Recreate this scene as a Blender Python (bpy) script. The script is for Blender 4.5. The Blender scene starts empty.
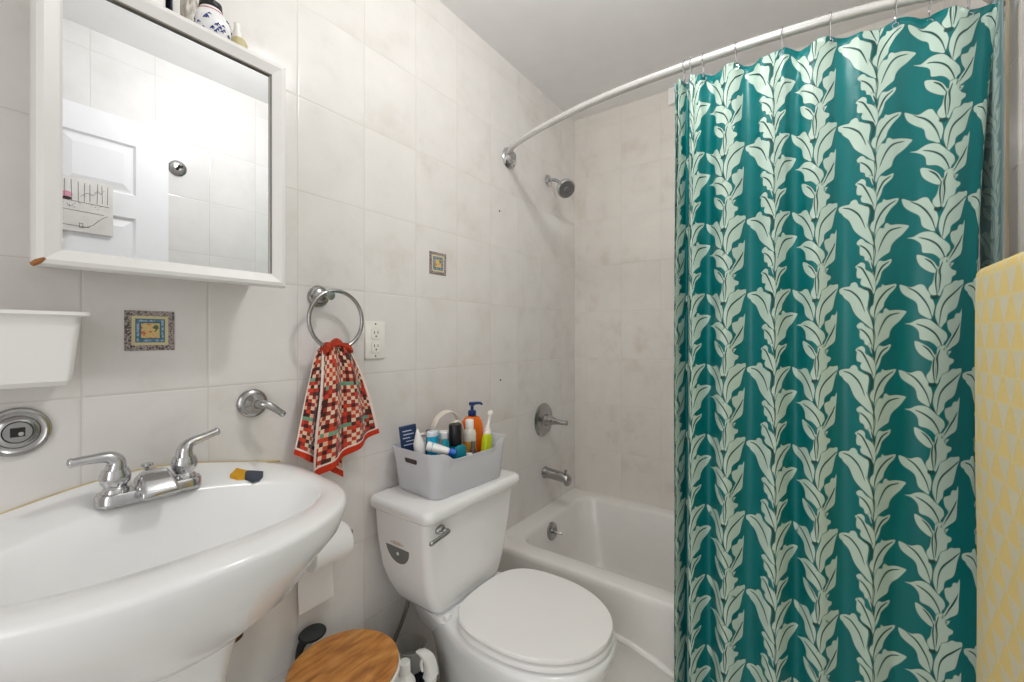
import bpy, bmesh, math, random
import numpy as np
from mathutils import Vector, Matrix, noise
from mathutils.geometry import delaunay_2d_cdt
random.seed(7)
PI = math.pi
SC = bpy.context.scene
COL = SC.collection

# ------------------------------------------------------------------ camera
cam_d = bpy.data.cameras.new('camera')
cam_d.sensor_width = 36.0
cam_d.lens = 429.5 / 1024 * 36
cam_d.shift_y = -3.75 / 1024
cam_d.clip_start = 0.02
cam = bpy.data.objects.new('camera', cam_d)
COL.objects.link(cam)
cam.location = (0, 0, 1.25)
cam.rotation_euler = (PI / 2, 0, -math.radians(54.52))
SC.camera = cam

# ------------------------------------------------------------------ colour management, world
SC.view_settings.view_transform = 'Standard'
SC.view_settings.look = 'None'
SC.view_settings.gamma = 1.0
SC.view_settings.use_curve_mapping = False
SC.view_settings.exposure = 0.0
world = bpy.data.worlds.new('world')
SC.world = world
world.use_nodes = True
wb = world.node_tree.nodes['Background']
wb.inputs[0].default_value = (0.95, 0.97, 1.0, 1)
wb.inputs[1].default_value = 1.0
SC.cycles.max_bounces = 12
SC.cycles.diffuse_bounces = 8
SC.cycles.glossy_bounces = 6
SC.cycles.transmission_bounces = 8
SC.cycles.caustics_reflective = False
SC.cycles.caustics_refractive = False
SC.cycles.sample_clamp_indirect = 4.0

# added soft fill light, unseen outside the doorway, to flatten the room's lighting
def area(name, loc, target, size, size_y, power, color):
    l = bpy.data.lights.new(name, 'AREA')
    l.shape = 'RECTANGLE'; l.size = size; l.size_y = size_y
    l.energy = power; l.color = color
    o = bpy.data.objects.new(name, l)
    o.location = loc
    o.rotation_euler = (Vector(target) - Vector(loc)).to_track_quat('-Z', 'Y').to_euler()
    COL.objects.link(o)
    return o
area('doorway_fill', (-1.5, 0.1, 1.5), (1.2, 0.5, 0.9), 0.9, 1.6, 11, (1.0, 0.985, 0.965))

# ceiling lamp position (its fixture is built below)
LAMP = (0.86, 0.28, 2.395)
ld = bpy.data.lights.new('ceiling_bulb', 'POINT')
ld.energy = 16.0
ld.color = (1.0, 0.985, 0.965)
ld.shadow_soft_size = 0.055
lo = bpy.data.objects.new('ceiling_bulb', ld)
lo.location = (LAMP[0], LAMP[1], LAMP[2] - 0.06)
COL.objects.link(lo)

# ------------------------------------------------------------------ dimensions
YA, XB, YC, XD, ZC = 1.12, 2.181, -0.37, -0.80, 2.472
TX0, TW = 0.186, 0.2047           # vertical joints on the sink wall
TZ0, TH = 1.1376, 0.2503          # rows

# ------------------------------------------------------------------ materials
def s2l(c):
    return tuple((x / 12.92 if x <= 0.04045 else ((x + 0.055) / 1.055) ** 2.4) for x in c)
def rgb(r, g, b):
    return s2l((r / 255, g / 255, b / 255)) + (1,)
class NT:
    def __init__(s, name):
        s.m = bpy.data.materials.new(name); s.m.use_nodes = True
        s.t = s.m.node_tree; s.b = s.t.nodes['Principled BSDF']
    def n(s, typ, **kw):
        nd = s.t.nodes.new(typ)
        for k, v in kw.items():
            if k.startswith('i_'):
                key = k[2:]
                key = int(key) if key.isdigit() else key
                if hasattr(v, 'is_linked') or isinstance(v, bpy.types.NodeSocket): s.t.links.new(v, nd.inputs[key])
                else: nd.inputs[key].default_value = v
            else: setattr(nd, k, v)
        return nd
    def math(s, op, a, b=None, c=None):
        nd = s.t.nodes.new('ShaderNodeMath'); nd.operation = op
        for i, v in enumerate((a, b, c)):
            if v is None: continue
            if isinstance(v, (int, float)): nd.inputs[i].default_value = v
            else: s.t.links.new(v, nd.inputs[i])
        return nd.outputs[0]
    def mix(s, fac, a, b):
        nd = s.t.nodes.new('ShaderNodeMix'); nd.data_type = 'RGBA'
        for i, v in ((0, fac), (6, a), (7, b)):
            if isinstance(v, (int, float, tuple)): nd.inputs[i].default_value = v
            else: s.t.links.new(v, nd.inputs[i])
        return nd.outputs[2]
    def link(s, a, b): s.t.links.new(a, s.b.inputs[b])
    def ramp(s, fac, stops, interp='LINEAR'):
        nd = s.t.nodes.new('ShaderNodeValToRGB'); nd.color_ramp.interpolation = interp
        el = nd.color_ramp.elements
        while len(el) < len(stops): el.new(0.5)
        for e, (p, c) in zip(el, stops): e.position = p; e.color = c
        s.t.links.new(fac, nd.inputs[0]); return nd.outputs[0]
    def bump(s, h, strength=0.3, dist=0.002):
        nd = s.n('ShaderNodeBump'); nd.inputs['Strength'].default_value = strength
        nd.inputs['Distance'].default_value = dist
        s.t.links.new(h, nd.inputs['Height']); s.t.links.new(nd.outputs[0], s.b.inputs['Normal'])
def mat(name, c, rough=0.5, metal=0.0, var=0.04, scale=12.0, trans=0.0, coat=0.0, spec=0.5, sheen=0.0, ior=1.45, bump=0.0):
    """plain surface with faint procedural variation"""
    m = NT(name)
    m.b.inputs['Roughness'].default_value = rough
    m.b.inputs['Metallic'].default_value = metal
    m.b.inputs['Transmission Weight'].default_value = trans
    m.b.inputs['Coat Weight'].default_value = coat
    m.b.inputs['Specular IOR Level'].default_value = spec
    m.b.inputs['Sheen Weight'].default_value = sheen
    m.b.inputs['IOR'].default_value = ior
    tc = m.n('ShaderNodeTexCoord')
    nz = m.n('ShaderNodeTexNoise', i_Vector=tc.outputs['Object'], i_Scale=scale, i_Detail=3.0)
    col = rgb(*c)
    lo_ = tuple(v * (1 - var) for v in col[:3]) + (1,)
    hi_ = tuple(min(1, v * (1 + var)) for v in col[:3]) + (1,)
    m.link(m.ramp(nz.outputs[0], [(0.3, lo_), (0.7, hi_)]), 'Base Color')
    if bump:
        m.bump(nz.outputs[0], bump, 0.002)
    return m.m

def tile_mat(name, axis, u0, uw, v0, vh, base=(226, 221, 215), grout=(205, 200, 192), vaxis='Z', rough=0.16, mott=1.0, warm=(219, 207, 192)):
    m = NT(name)
    tc = m.n('ShaderNodeTexCoord')
    sx = m.n('ShaderNodeSeparateXYZ', i_0=tc.outputs['Object'])
    U = sx.outputs[axis]; V = sx.outputs[vaxis]
    def joint(s_, o, w):
        a = m.math('DIVIDE', m.math('SUBTRACT', s_, o), w)
        f = m.math('FRACT', a)
        d = m.math('MULTIPLY', m.math('MINIMUM', f, m.math('SUBTRACT', 1.0, f)), w)
        return d, m.math('FLOOR', a)
    du, iu = joint(U, u0, uw); dv, iv = joint(V, v0, vh)
    d = m.math('MINIMUM', du, dv)
    g = m.n('ShaderNodeMapRange', i_Value=d, i_1=0.0005, i_2=0.0015, i_3=1.0, i_4=0.0)
    cell = m.n('ShaderNodeCombineXYZ', i_0=iu, i_1=iv)
    wn = m.n('ShaderNodeTexWhiteNoise', i_0=cell.outputs[0])
    offs = m.n('ShaderNodeVectorMath', operation='SCALE', i_0=wn.outputs['Color'], i_Scale=6.0)
    pos = m.n('ShaderNodeVectorMath', operation='ADD', i_0=tc.outputs['Object'], i_1=offs.outputs[0])
    n1 = m.n('ShaderNodeTexNoise', i_Vector=pos.outputs[0], i_Scale=7.0, i_Detail=5.0, i_Roughness=0.6)
    b = rgb(*base); w = rgb(*warm); lt = tuple(min(1, x * 1.06) for x in b[:3]) + (1,)
    dk = tuple(x * (1 - 0.07 * mott) for x in w[:3]) + (1,)
    col = m.ramp(n1.outputs[0], [(0.25, dk), (0.45, b), (0.7, lt)])
    col = m.mix(g.outputs[0], col, rgb(*grout))
    m.link(col, 'Base Color')
    m.link(m.math('MULTIPLY_ADD', g.outputs[0], 0.5, rough), 'Roughness')
    # pillowed edges and sunken joints
    e = m.n('ShaderNodeMapRange', i_Value=d, i_1=0.0, i_2=0.004, i_3=0.0, i_4=1.0, interpolation_type='SMOOTHSTEP')
    n2 = m.n('ShaderNodeTexNoise', i_Vector=tc.outputs['Object'], i_Scale=5.0, i_Detail=2.0)
    h = m.math('ADD', e.outputs[0], m.math('MULTIPLY', n2.outputs[0], 0.9))
    m.bump(h, 0.35, 0.0016)
    return m.m

M = {}
M['wallA'] = tile_mat('tile_sink_wall', 'X', TX0, TW, TZ0, TH, base=(222, 219, 216), warm=(216, 210, 204), mott=.45)
M['wallB'] = tile_mat('tile_tub_wall', 'Y', 0.642, 0.2047, TZ0, TH, base=(220, 214, 207), warm=(214, 202, 189), mott=.7)
M['wallC'] = tile_mat('tile_door_wall', 'X', 0.62, TW, TZ0, TH, base=(224, 223, 221), warm=(221, 220, 217), mott=0.3)
M['wallD'] = tile_mat('tile_entry_wall', 'Y', 0.0, TW, TZ0, TH)
M['floor'] = tile_mat('floor_tile', 'X', 0.1, 0.2, 0.07, 0.2, base=(226, 222, 216), grout=(170, 165, 158), vaxis='Y', rough=0.3)
M['ceiling'] = mat('ceiling_paint', (236, 236, 236), 0.85, var=0.015, bump=0.05)
M['porcelain'] = mat('porcelain', (236, 236, 236), 0.13, var=0.008, coat=0.15)
M['tub'] = mat('tub_enamel', (232, 229, 225), 0.22, var=0.015, coat=0.2)
M['seat'] = mat('seat_plastic', (238, 237, 236), 0.28, var=0.006)
M['chrome'] = mat('chrome', (200, 200, 202), 0.09, 1.0, var=0.03)
M['brushed'] = mat('worn_chrome', (172, 171, 170), 0.22, 1.0, var=0.06)
M['dark_metal'] = mat('dark_metal', (60, 58, 56), 0.3, 0.9)
M['bronze'] = mat('bronze', (92, 66, 40), 0.45, 0.7)
M['white_paint'] = mat('white_paint', (232, 230, 226), 0.38, var=0.012)
M['door'] = mat('door_paint', (236, 237, 240), 0.42, var=0.008)
M['cabinet'] = mat('cabinet_paint', (226, 225, 222), 0.4, var=0.015)
M['groove'] = mat('groove_grey', (120, 116, 106), 0.5)
M['raw_wood'] = mat('raw_wood', (150, 98, 52), 0.7, var=0.2, scale=60)
M['white_plastic'] = mat('white_plastic', (238, 237, 234), 0.35, var=0.008)
M['grey_plastic'] = mat('pale_grey_plastic', (205, 205, 210), 0.45, var=0.01)
M['black'] = mat('black_plastic', (24, 24, 26), 0.35)
M['black_rubber'] = mat('black_rubber', (30, 32, 34), 0.6)
M['navy'] = mat('navy_plastic', (26, 48, 104), 0.3)
M['orange'] = mat('orange_plastic', (218, 104, 22), 0.25)
M['lime'] = mat('lime_plastic', (196, 212, 32), 0.35)
M['teal'] = mat('teal_plastic', (0, 126, 146), 0.35)
M['cyan'] = mat('cyan_plastic', (30, 168, 208), 0.35)
M['light_blue'] = mat('light_blue_plastic', (120, 188, 208), 0.4)
M['blue'] = mat('blue_plastic', (28, 92, 190), 0.35)
M['amber'] = mat('amber_liquid', (226, 160, 60), 0.2)
M['pale_oil'] = mat('pale_oil', (190, 180, 136), .15)
M['clear_bottle'] = mat('frosted_bottle', (206, 200, 190), 0.25)
M['cream'] = mat('cream_rubber', (222, 212, 200), 0.5)
M['peach'] = mat('peach_plastic', (226, 180, 150), 0.4)
M['brown'] = mat('brown_glass', (70, 52, 50), 0.2)
M['card_navy'] = mat('navy_card', (28, 54, 92), 0.55)
M['print_white'] = mat('white_print', (210, 216, 224), 0.6)
M['yellow_print'] = mat('mustard_sponge', (206, 152, 28), 0.8, bump=0.6, scale=90)
M['slate'] = mat('slate_scrubber', (66, 72, 84), 0.85, bump=0.6, scale=120)
M['paper'] = mat('tissue_paper', (240, 240, 240), 0.9, var=0.01, bump=0.1)
M['cardboard'] = mat('cardboard_core', (170, 140, 105), 0.9)
M['hose'] = mat('braided_hose', (128, 125, 118), 0.45, 0.3, scale=300, var=0.3)
M['green'] = mat('green_plastic', (28, 120, 76), 0.35)
M['smoke'] = mat('smoky_plastic', (206, 204, 198), 0.3, trans=0.35)
M['dark_navy'] = mat('dark_navy', (18, 26, 46), 0.3)
M['tan'] = mat('tan_plastic', (150, 120, 82), 0.5)
M['picture_ink'] = mat('picture_ink', (84, 82, 84), 0.7)
M['picture_paper'] = mat('picture_paper', (218, 216, 212), 0.7, var=0.04, scale=30)
M['pink'] = mat('pink_ink', (214, 150, 170), 0.7)
M['dark_ink'] = mat('dark_ink', (60, 40, 48), 0.7)
M['slot'] = mat('socket_slot', (40, 38, 36), 0.6)
M['plate'] = mat('outlet_plastic', (236, 233, 226), 0.3, var=0.01)
M['grime'] = mat('caulk', (196, 178, 132), 0.7, var=0.12, scale=40)
M['rose'] = mat('rose_band', (190, 90, 100), 0.4)
M['bag'] = mat('crumpled_plastic', (214, 208, 200), 0.25, trans=0.15, var=0.1, scale=60)
M['ink_blue'] = mat('cobalt_glaze', (50, 70, 140), 0.15)
m_ = NT('mirror_glass'); m_.b.inputs['Metallic'].default_value = 1.0
m_.b.inputs['Roughness'].default_value = 0.0; m_.b.inputs['Base Color'].default_value = (0.86, 0.87, 0.89, 1)
M['mirror'] = m_.m
m_ = NT('lamp_glass'); m_.b.inputs['Base Color'].default_value = (0.9, 0.9, 0.88, 1)
m_.b.inputs['Emission Color'].default_value = (1, 0.975, 0.94, 1); m_.b.inputs['Emission Strength'].default_value = 7.0
M['lamp_glass'] = m_.m

# bamboo lid
m_ = NT('bamboo'); tc = m_.n('ShaderNodeTexCoord')
mp = m_.n('ShaderNodeMapping', i_Vector=tc.outputs['Object']); mp.inputs['Rotation'].default_value = (0, 0, 0.35); mp.inputs['Scale'].default_value = (16, 60, 9)
nz = m_.n('ShaderNodeTexNoise', i_Vector=mp.outputs[0], i_Scale=1.0, i_Detail=4.0)
mp2 = m_.n('ShaderNodeMapping', i_Vector=tc.outputs['Object']); mp2.inputs['Rotation'].default_value = (0, 0, 0.35); mp2.inputs['Scale'].default_value = (14, 45, 9)
vz = m_.n('ShaderNodeTexVoronoi', i_Vector=mp2.outputs[0], i_Scale=1.0)
c_ = m_.ramp(nz.outputs[0], [(0.3, rgb(150, 92, 38)), (0.5, rgb(196, 132, 62)), (0.72, rgb(218, 160, 92))])
c_ = m_.mix(m_.math('MULTIPLY', m_.n('ShaderNodeSeparateColor', i_0=vz.outputs['Color']).outputs[0], 0.35), c_, rgb(150, 92, 42))
m_.link(c_, 'Base Color'); m_.b.inputs['Roughness'].default_value = 0.4
M['bamboo'] = m_.m

# hand towel: woven checks (UV in metres)
m_ = NT('check_terry'); tc = m_.n('ShaderNodeTexCoord')
sc_ = m_.n('ShaderNodeVectorMath', operation='SCALE', i_0=tc.outputs['UV'], i_Scale=1 / 0.0122)
fl = m_.n('ShaderNodeVectorMath', operation='FLOOR', i_0=sc_.outputs[0])
wn = m_.n('ShaderNodeTexWhiteNoise', i_0=fl.outputs[0]); wn.noise_dimensions = '2D'
sp = m_.n('ShaderNodeSeparateXYZ', i_0=fl.outputs[0])
chk = m_.math('MODULO', m_.math('ADD', m_.math('ABSOLUTE', sp.outputs[0]), m_.math('ABSOLUTE', sp.outputs[1])), 2.0)
even = m_.ramp(wn.outputs[0], [(0.0, rgb(140, 36, 20)), (0.3, rgb(184, 54, 22)), (0.6, rgb(74, 24, 20)), (0.85, rgb(160, 36, 34))], 'CONSTANT')
odd = m_.ramp(wn.outputs[0], [(0.0, rgb(222, 196, 168)), (0.42, rgb(58, 22, 18)), (0.7, rgb(212, 172, 142)), (0.86, rgb(200, 58, 26))], 'CONSTANT')
c_ = m_.mix(m_.math('GREATER_THAN', chk, 0.5), even, odd)
mint = m_.math('MULTIPLY', m_.math('COMPARE', m_.math('MODULO', m_.math('ADD', sp.outputs[1], 400.0), 11.0), 5.0, 0.4), m_.math('LESS_THAN', wn.outputs[0], 0.55))
c_ = m_.mix(mint, c_, rgb(104, 150, 122))
m_.link(c_, 'Base Color'); m_.b.inputs['Roughness'].default_value = 0.95; m_.b.inputs['Sheen Weight'].default_value = 0.3
tn = m_.n('ShaderNodeTexNoise', i_Vector=tc.outputs['Object'], i_Scale=700.0); m_.bump(tn.outputs[0], 0.6, 0.002)
M['check'] = m_.m
M['orange_terry'] = mat('orange_terry', (190, 50, 20), 0.95, var=0.15, scale=200, bump=0.7)
M['rust_terry'] = mat('rust_terry', (158, 48, 24), 0.95, var=0.3, scale=120, bump=0.7)
M['white_hem'] = mat('white_hem', (228, 214, 204), 0.9, var=0.06, scale=200)

# yellow bath towel: rows of wedge shapes (UV in metres)
m_ = NT('wedge_terry'); tc = m_.n('ShaderNodeTexCoord')
sp = m_.n('ShaderNodeSeparateXYZ', i_0=tc.outputs['UV'])
row = m_.math('DIVIDE', sp.outputs[1], 0.047)
rf = m_.math('FRACT', row); ri = m_.math('FLOOR', row)
cu = m_.math('ADD', m_.math('DIVIDE', sp.outputs[0], 0.078), m_.math('MULTIPLY', m_.math('MODULO', m_.math('ABSOLUTE', ri), 2.0), 0.5))
cf = m_.math('FRACT', cu)
tri = m_.math('MULTIPLY', m_.math('ABSOLUTE', m_.math('SUBTRACT', cf, 0.5)), 2.0)
wn = m_.n('ShaderNodeTexNoise', i_Vector=tc.outputs['UV'], i_Scale=28.0)
inside = m_.math('LESS_THAN', tri, m_.math('ADD', m_.math('MULTIPLY', rf, 0.75), m_.math('MULTIPLY', wn.outputs[0], 0.3)))
gap = m_.math('LESS_THAN', rf, 0.09)
c_ = m_.mix(inside, rgb(226, 212, 176), rgb(240, 208, 112))
c_ = m_.mix(gap, c_, rgb(236, 212, 140))
m_.link(c_, 'Base Color'); m_.b.inputs['Roughness'].default_value = 0.95; m_.b.inputs['Sheen Weight'].default_value = 0.3
tn = m_.n('ShaderNodeTexNoise', i_Vector=tc.outputs['Object'], i_Scale=500.0)
m_.bump(m_.math('ADD', tn.outputs[0], m_.math('MULTIPLY', inside, 0.8)), 0.6, 0.003)
M['wedge'] = m_.m

# curtain satin + leaf print (UV in metres)
def satin(name, c, rough):
    m = NT(name); m.b.inputs['Roughness'].default_value = rough; m.b.inputs['Specular IOR Level'].default_value = .35
    tc = m.n('ShaderNodeTexCoord')
    mp = m.n('ShaderNodeMapping', i_Vector=tc.outputs['UV']); mp.inputs['Scale'].default_value = (30, 6, 1)
    nz = m.n('ShaderNodeTexNoise', i_Vector=mp.outputs[0], i_Scale=1.0, i_Detail=2.0)
    col = rgb(*c)
    m.link(m.ramp(nz.outputs[0], [(0.3, tuple(v * .93 for v in col[:3]) + (1,)), (0.7, tuple(v * 1.05 for v in col[:3]) + (1,))]), 'Base Color')
    m.bump(nz.outputs[0], 0.5, 0.003)
    return m.m
def leaf_print(name, c1, c2, rough=0.45):
    m = NT(name); m.b.inputs['Roughness'].default_value = rough
    tc = m.n('ShaderNodeTexCoord')
    mp = m.n('ShaderNodeMapping', i_Vector=tc.outputs['UV']); mp.inputs['Rotation'].default_value = (0, 0, 0.6)
    wv = m.n('ShaderNodeTexWave', i_Vector=mp.outputs[0], i_Scale=95.0, i_Distortion=3.0, i_Detail=1.0)
    wv.inputs['Detail Scale'].default_value = 0.4
    m.link(m.ramp(wv.outputs[0], [(0.25, rgb(*c2)), (0.6, rgb(*c1))]), 'Base Color')
    return m.m
M['satin'] = satin('teal_satin', (0, 106, 107), 0.36)
M['leaf'] = leaf_print('mint_leaf_print', (202, 218, 206), (150, 178, 164))
M['vein'] = mat('leaf_vein', (6, 66, 60), 0.5)
M['liner'] = satin('muted_reverse', (104, 128, 128), 0.5)
M['liner_leaf'] = leaf_print('muted_reverse_leaf', (150, 166, 160), (136, 154, 150))
M['liner_vein'] = mat('muted_reverse_vein', (92, 116, 116), 0.6)
M['beige'] = mat('beige_hem', (200, 186, 160), 0.7)

# ------------------------------------------------------------------ mesh helpers
def obj(name, bm, m, parent=None, smooth=True, angle=38, origin=None):
    """link bm (world coordinates) as ONE object; parts keep their place under the parent"""
    me = bpy.data.meshes.new(name)
    bmesh.ops.recalc_face_normals(bm, faces=bm.faces[:])
    if parent is not None:
        w = Vector(parent['_w']) if '_w' in parent else Vector((0, 0, 0))
    elif origin is not None: w = Vector(origin)
    else:
        vs = [v.co for v in bm.verts]
        w = Vector((sum(v.x for v in vs) / len(vs), sum(v.y for v in vs) / len(vs), min(v.z for v in vs)))
    bmesh.ops.translate(bm, verts=bm.verts[:], vec=-w)
    bm.to_mesh(me); bm.free()
    for mm in (m if isinstance(m, (list, tuple)) else [m]): me.materials.append(mm)
    if smooth:
        me.shade_smooth()
        me.set_sharp_from_angle(angle=math.radians(angle))
    o = bpy.data.objects.new(name, me)
    COL.objects.link(o)
    if parent is not None: o.parent = parent
    else: o.location = w
    o['_w'] = list(w)
    return o
def thing(name, label, cat, loc, group=None):
    o = bpy.data.objects.new(name, None); o.empty_display_size = 0.03
    COL.objects.link(o); o.location = loc; o['_w'] = list(loc)
    o['label'] = label; o['category'] = cat
    if group: o['group'] = group
    return o
def tag(o, label, cat, group=None):
    o['label'] = label; o['category'] = cat
    if group: o['group'] = group
    return o
def struct(name, bm, m, smooth=False, parent=None):
    o = obj(name, bm, m, parent, smooth=smooth, origin=None if parent else (0, 0, 0))
    if parent is None: o['kind'] = 'structure'
    return o
def B(): return bmesh.new()
def box(bm, x0, x1, y0, y1, z0, z1, bev=0.0, seg=2):
    vs = [bm.verts.new((x, y, z)) for x in (x0, x1) for y in (y0, y1) for z in (z0, z1)]
    idx = [(0, 1, 3, 2), (4, 6, 7, 5), (0, 4, 5, 1), (2, 3, 7, 6), (0, 2, 6, 4), (1, 5, 7, 3)]
    fs = [bm.faces.new([vs[i] for i in f]) for f in idx]
    if bev:
        es = list({e for f in fs for e in f.edges})
        bmesh.ops.bevel(bm, geom=es, offset=bev, segments=seg, affect='EDGES', profile=0.6)
    return bm
def loft(bm, rings, cap0=True, cap1=True, closed=True):
    R = [[bm.verts.new(p) for p in r] for r in rings]
    n = len(R[0])
    for a, b in zip(R, R[1:]):
        for i in range(n if closed else n - 1):
            j = (i + 1) % n
            bm.faces.new((a[i], a[j], b[j], b[i]))
    if cap0: bm.faces.new(R[0][::-1])
    if cap1: bm.faces.new(R[-1])
    return bm
def frame(d):
    d = Vector(d).normalized()
    a = Vector((0, 0, 1)) if abs(d.z) < 0.9 else Vector((1, 0, 0))
    u = d.cross(a).normalized(); v = d.cross(u).normalized()
    return u, v, d
def lathe(bm, prof, loc=(0, 0, 0), axis=(0, 0, 1), n=32, sx=1.0, sy=1.0):
    """prof = [(radius, height along axis)]"""
    if Vector(axis).normalized().z > 0.999: u, v, d = Vector((1, 0, 0)), Vector((0, 1, 0)), Vector((0, 0, 1))
    else: u, v, d = frame(axis)
    loc = Vector(loc); rings = []
    for r, h in prof:
        r = max(r, 1e-4)
        rings.append([loc + d * h + u * (r * sx * math.cos(2 * PI * i / n)) + v * (r * sy * math.sin(2 * PI * i / n)) for i in range(n)])
    return loft(bm, rings)
def catmull(pts, k=6):
    pts = [Vector(p) for p in pts]
    if len(pts) < 3: return pts
    P = [pts[0] * 2 - pts[1]] + pts + [pts[-1] * 2 - pts[-2]]
    out = []
    for i in range(1, len(P) - 2):
        for j in range(k):
            t = j / k
            out.append(0.5 * ((2 * P[i]) + (-P[i - 1] + P[i + 1]) * t + (2 * P[i - 1] - 5 * P[i] + 4 * P[i + 1] - P[i + 2]) * t * t + (-P[i - 1] + 3 * P[i] - 3 * P[i + 1] + P[i + 2]) * t ** 3))
    out.append(P[-2]); return out
def tube(bm, pts, r, n=12, k=6, closed=False, flat=1.0, smooth=True):
    """r: radius or list of radii at the control points"""
    ctrl = len(pts)
    path = catmull(pts, k) if smooth and not closed else [Vector(p) for p in pts]
    m = len(path)
    def rad(i):
        if isinstance(r, (int, float)): return r
        t = i / (m - 1) * (len(r) - 1); a = min(int(t), len(r) - 2)
        return r[a] + (r[a + 1] - r[a]) * (t - a)
    rings = []; pu = None
    for i, p in enumerate(path):
        if closed: d = path[(i + 1) % m] - path[i - 1]
        else: d = path[min(i + 1, m - 1)] - path[max(i - 1, 0)]
        d.normalize()
        if pu is None: u, v, _ = frame(d)
        else:
            u = (pu - d * pu.dot(d)).normalized(); v = d.cross(u)
        pu = u; q = rad(i)
        rings.append([p + u * (q * math.cos(2 * PI * j / n)) + v * (q * flat * math.sin(2 * PI * j / n)) for j in range(n)])
    if closed:
        R = [[bm.verts.new(p) for p in rr_] for rr_ in rings]
        for a in range(m):
            b = (a + 1) % m
            for j in range(n):
                j2 = (j + 1) % n
                bm.faces.new((R[a][j], R[a][j2], R[b][j2], R[b][j]))
        return bm
    return loft(bm, rings)
def rr(x0, x1, y0, y1, r, z, n=6):
    """rounded rectangle ring, counter-clockwise"""
    r = min(r, (x1 - x0) / 2 - 1e-4, (y1 - y0) / 2 - 1e-4); out = []
    for cx, cy, a0 in ((x1 - r, y1 - r, 0), (x0 + r, y1 - r, PI / 2), (x0 + r, y0 + r, PI), (x1 - r, y0 + r, 1.5 * PI)):
        for i in range(n + 1):
            a = a0 + PI / 2 * i / n
            out.append(Vector((cx + r * math.cos(a), cy + r * math.sin(a), z)))
    return out
def sell(cx, cy, a, bf, bb, e, z, n=64, ycl=None):
    """super-ellipse ring with its own front (-y) and back (+y) depth"""
    out = []
    for i in range(n):
        t = 2 * PI * i / n; c, s = math.cos(t), math.sin(t)
        x = cx + a * math.copysign(abs(c) ** (2 / e), c)
        b = bb if s > 0 else bf
        y = cy + b * math.copysign(abs(s) ** (2 / e), s)
        if ycl is not None: y = min(y, ycl)
        out.append(Vector((x, y, z(x, y) if callable(z) else z)))
    return out
def sm(a, b, x):
    t = max(0, min(1, (x - a) / (b - a))); return t * t * (3 - 2 * t)
def interp(tab, x):
    if x <= tab[0][0]: return tab[0][1]
    for (a, p), (b, q) in zip(tab, tab[1:]):
        if x <= b: return p + (q - p) * (x - a) / (b - a)
    return tab[-1][1]
def rot(bm, c, ang, axis='Z'):
    bmesh.ops.rotate(bm, verts=bm.verts[:], cent=Vector(c), matrix=Matrix.Rotation(ang, 3, axis))
    return bm

# ================================================================== SETTING
bm = B(); box(bm, XD - .1, XB + .1, YA, YA + .1, -0.05, ZC + .1); struct('wall_back', bm, M['wallA'])
bm = B(); box(bm, XB, XB + .1, YC - .1, YA, -0.05, ZC + .1); struct('wall_right', bm, M['wallB'])
bm = B(); box(bm, XD - .1, XB, YC - .1, YC, -0.05, ZC + .1); struct('wall_front', bm, M['wallC'])
# entry wall with the doorway opening
bm = B()
box(bm, XD - .1, XD, 0.55, YA, 0, ZC); box(bm, XD - .1, XD, YC, 0.55, 2.16, ZC)
struct('wall_left', bm, M['wallD'])
bm = B(); box(bm, XD - .1, XB + .1, YC - .1, YA + .1, -0.1, 0.0); struct('floor', bm, M['floor'])
bm = B(); box(bm, XD - .1, XB, YC, YA, ZC, ZC + .1); struct('ceiling', bm, M['ceiling'])
bm = B(); box(bm, XD, XD + .012, 0.55, 0.61, 0, 2.16, .003); box(bm, XD, XD + .012, YC, 0.61, 2.10, 2.17, .003)
struct('trim_1', bm, M['white_paint'])

# ceiling lamp
t = thing('ceiling_lamp', 'round white frosted glass ceiling lamp fixed to the ceiling above the toilet', 'lamp', (LAMP[0], LAMP[1], ZC))
bm = B(); lathe(bm, [(.0, 0), (.075, 0), (.08, -.008), (.075, -.03), (.0, -.032)], (LAMP[0], LAMP[1], ZC), n=40); obj('lamp_base', bm, M['brushed'], t)
bm = B(); lathe(bm, [(.055, 0), (.075, -.01), (.072, -.03), (.045, -.042), (.0, -.046)], (LAMP[0], LAMP[1], ZC - .03), n=40); obj('lamp_shade', bm, M['lamp_glass'], t)

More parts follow.
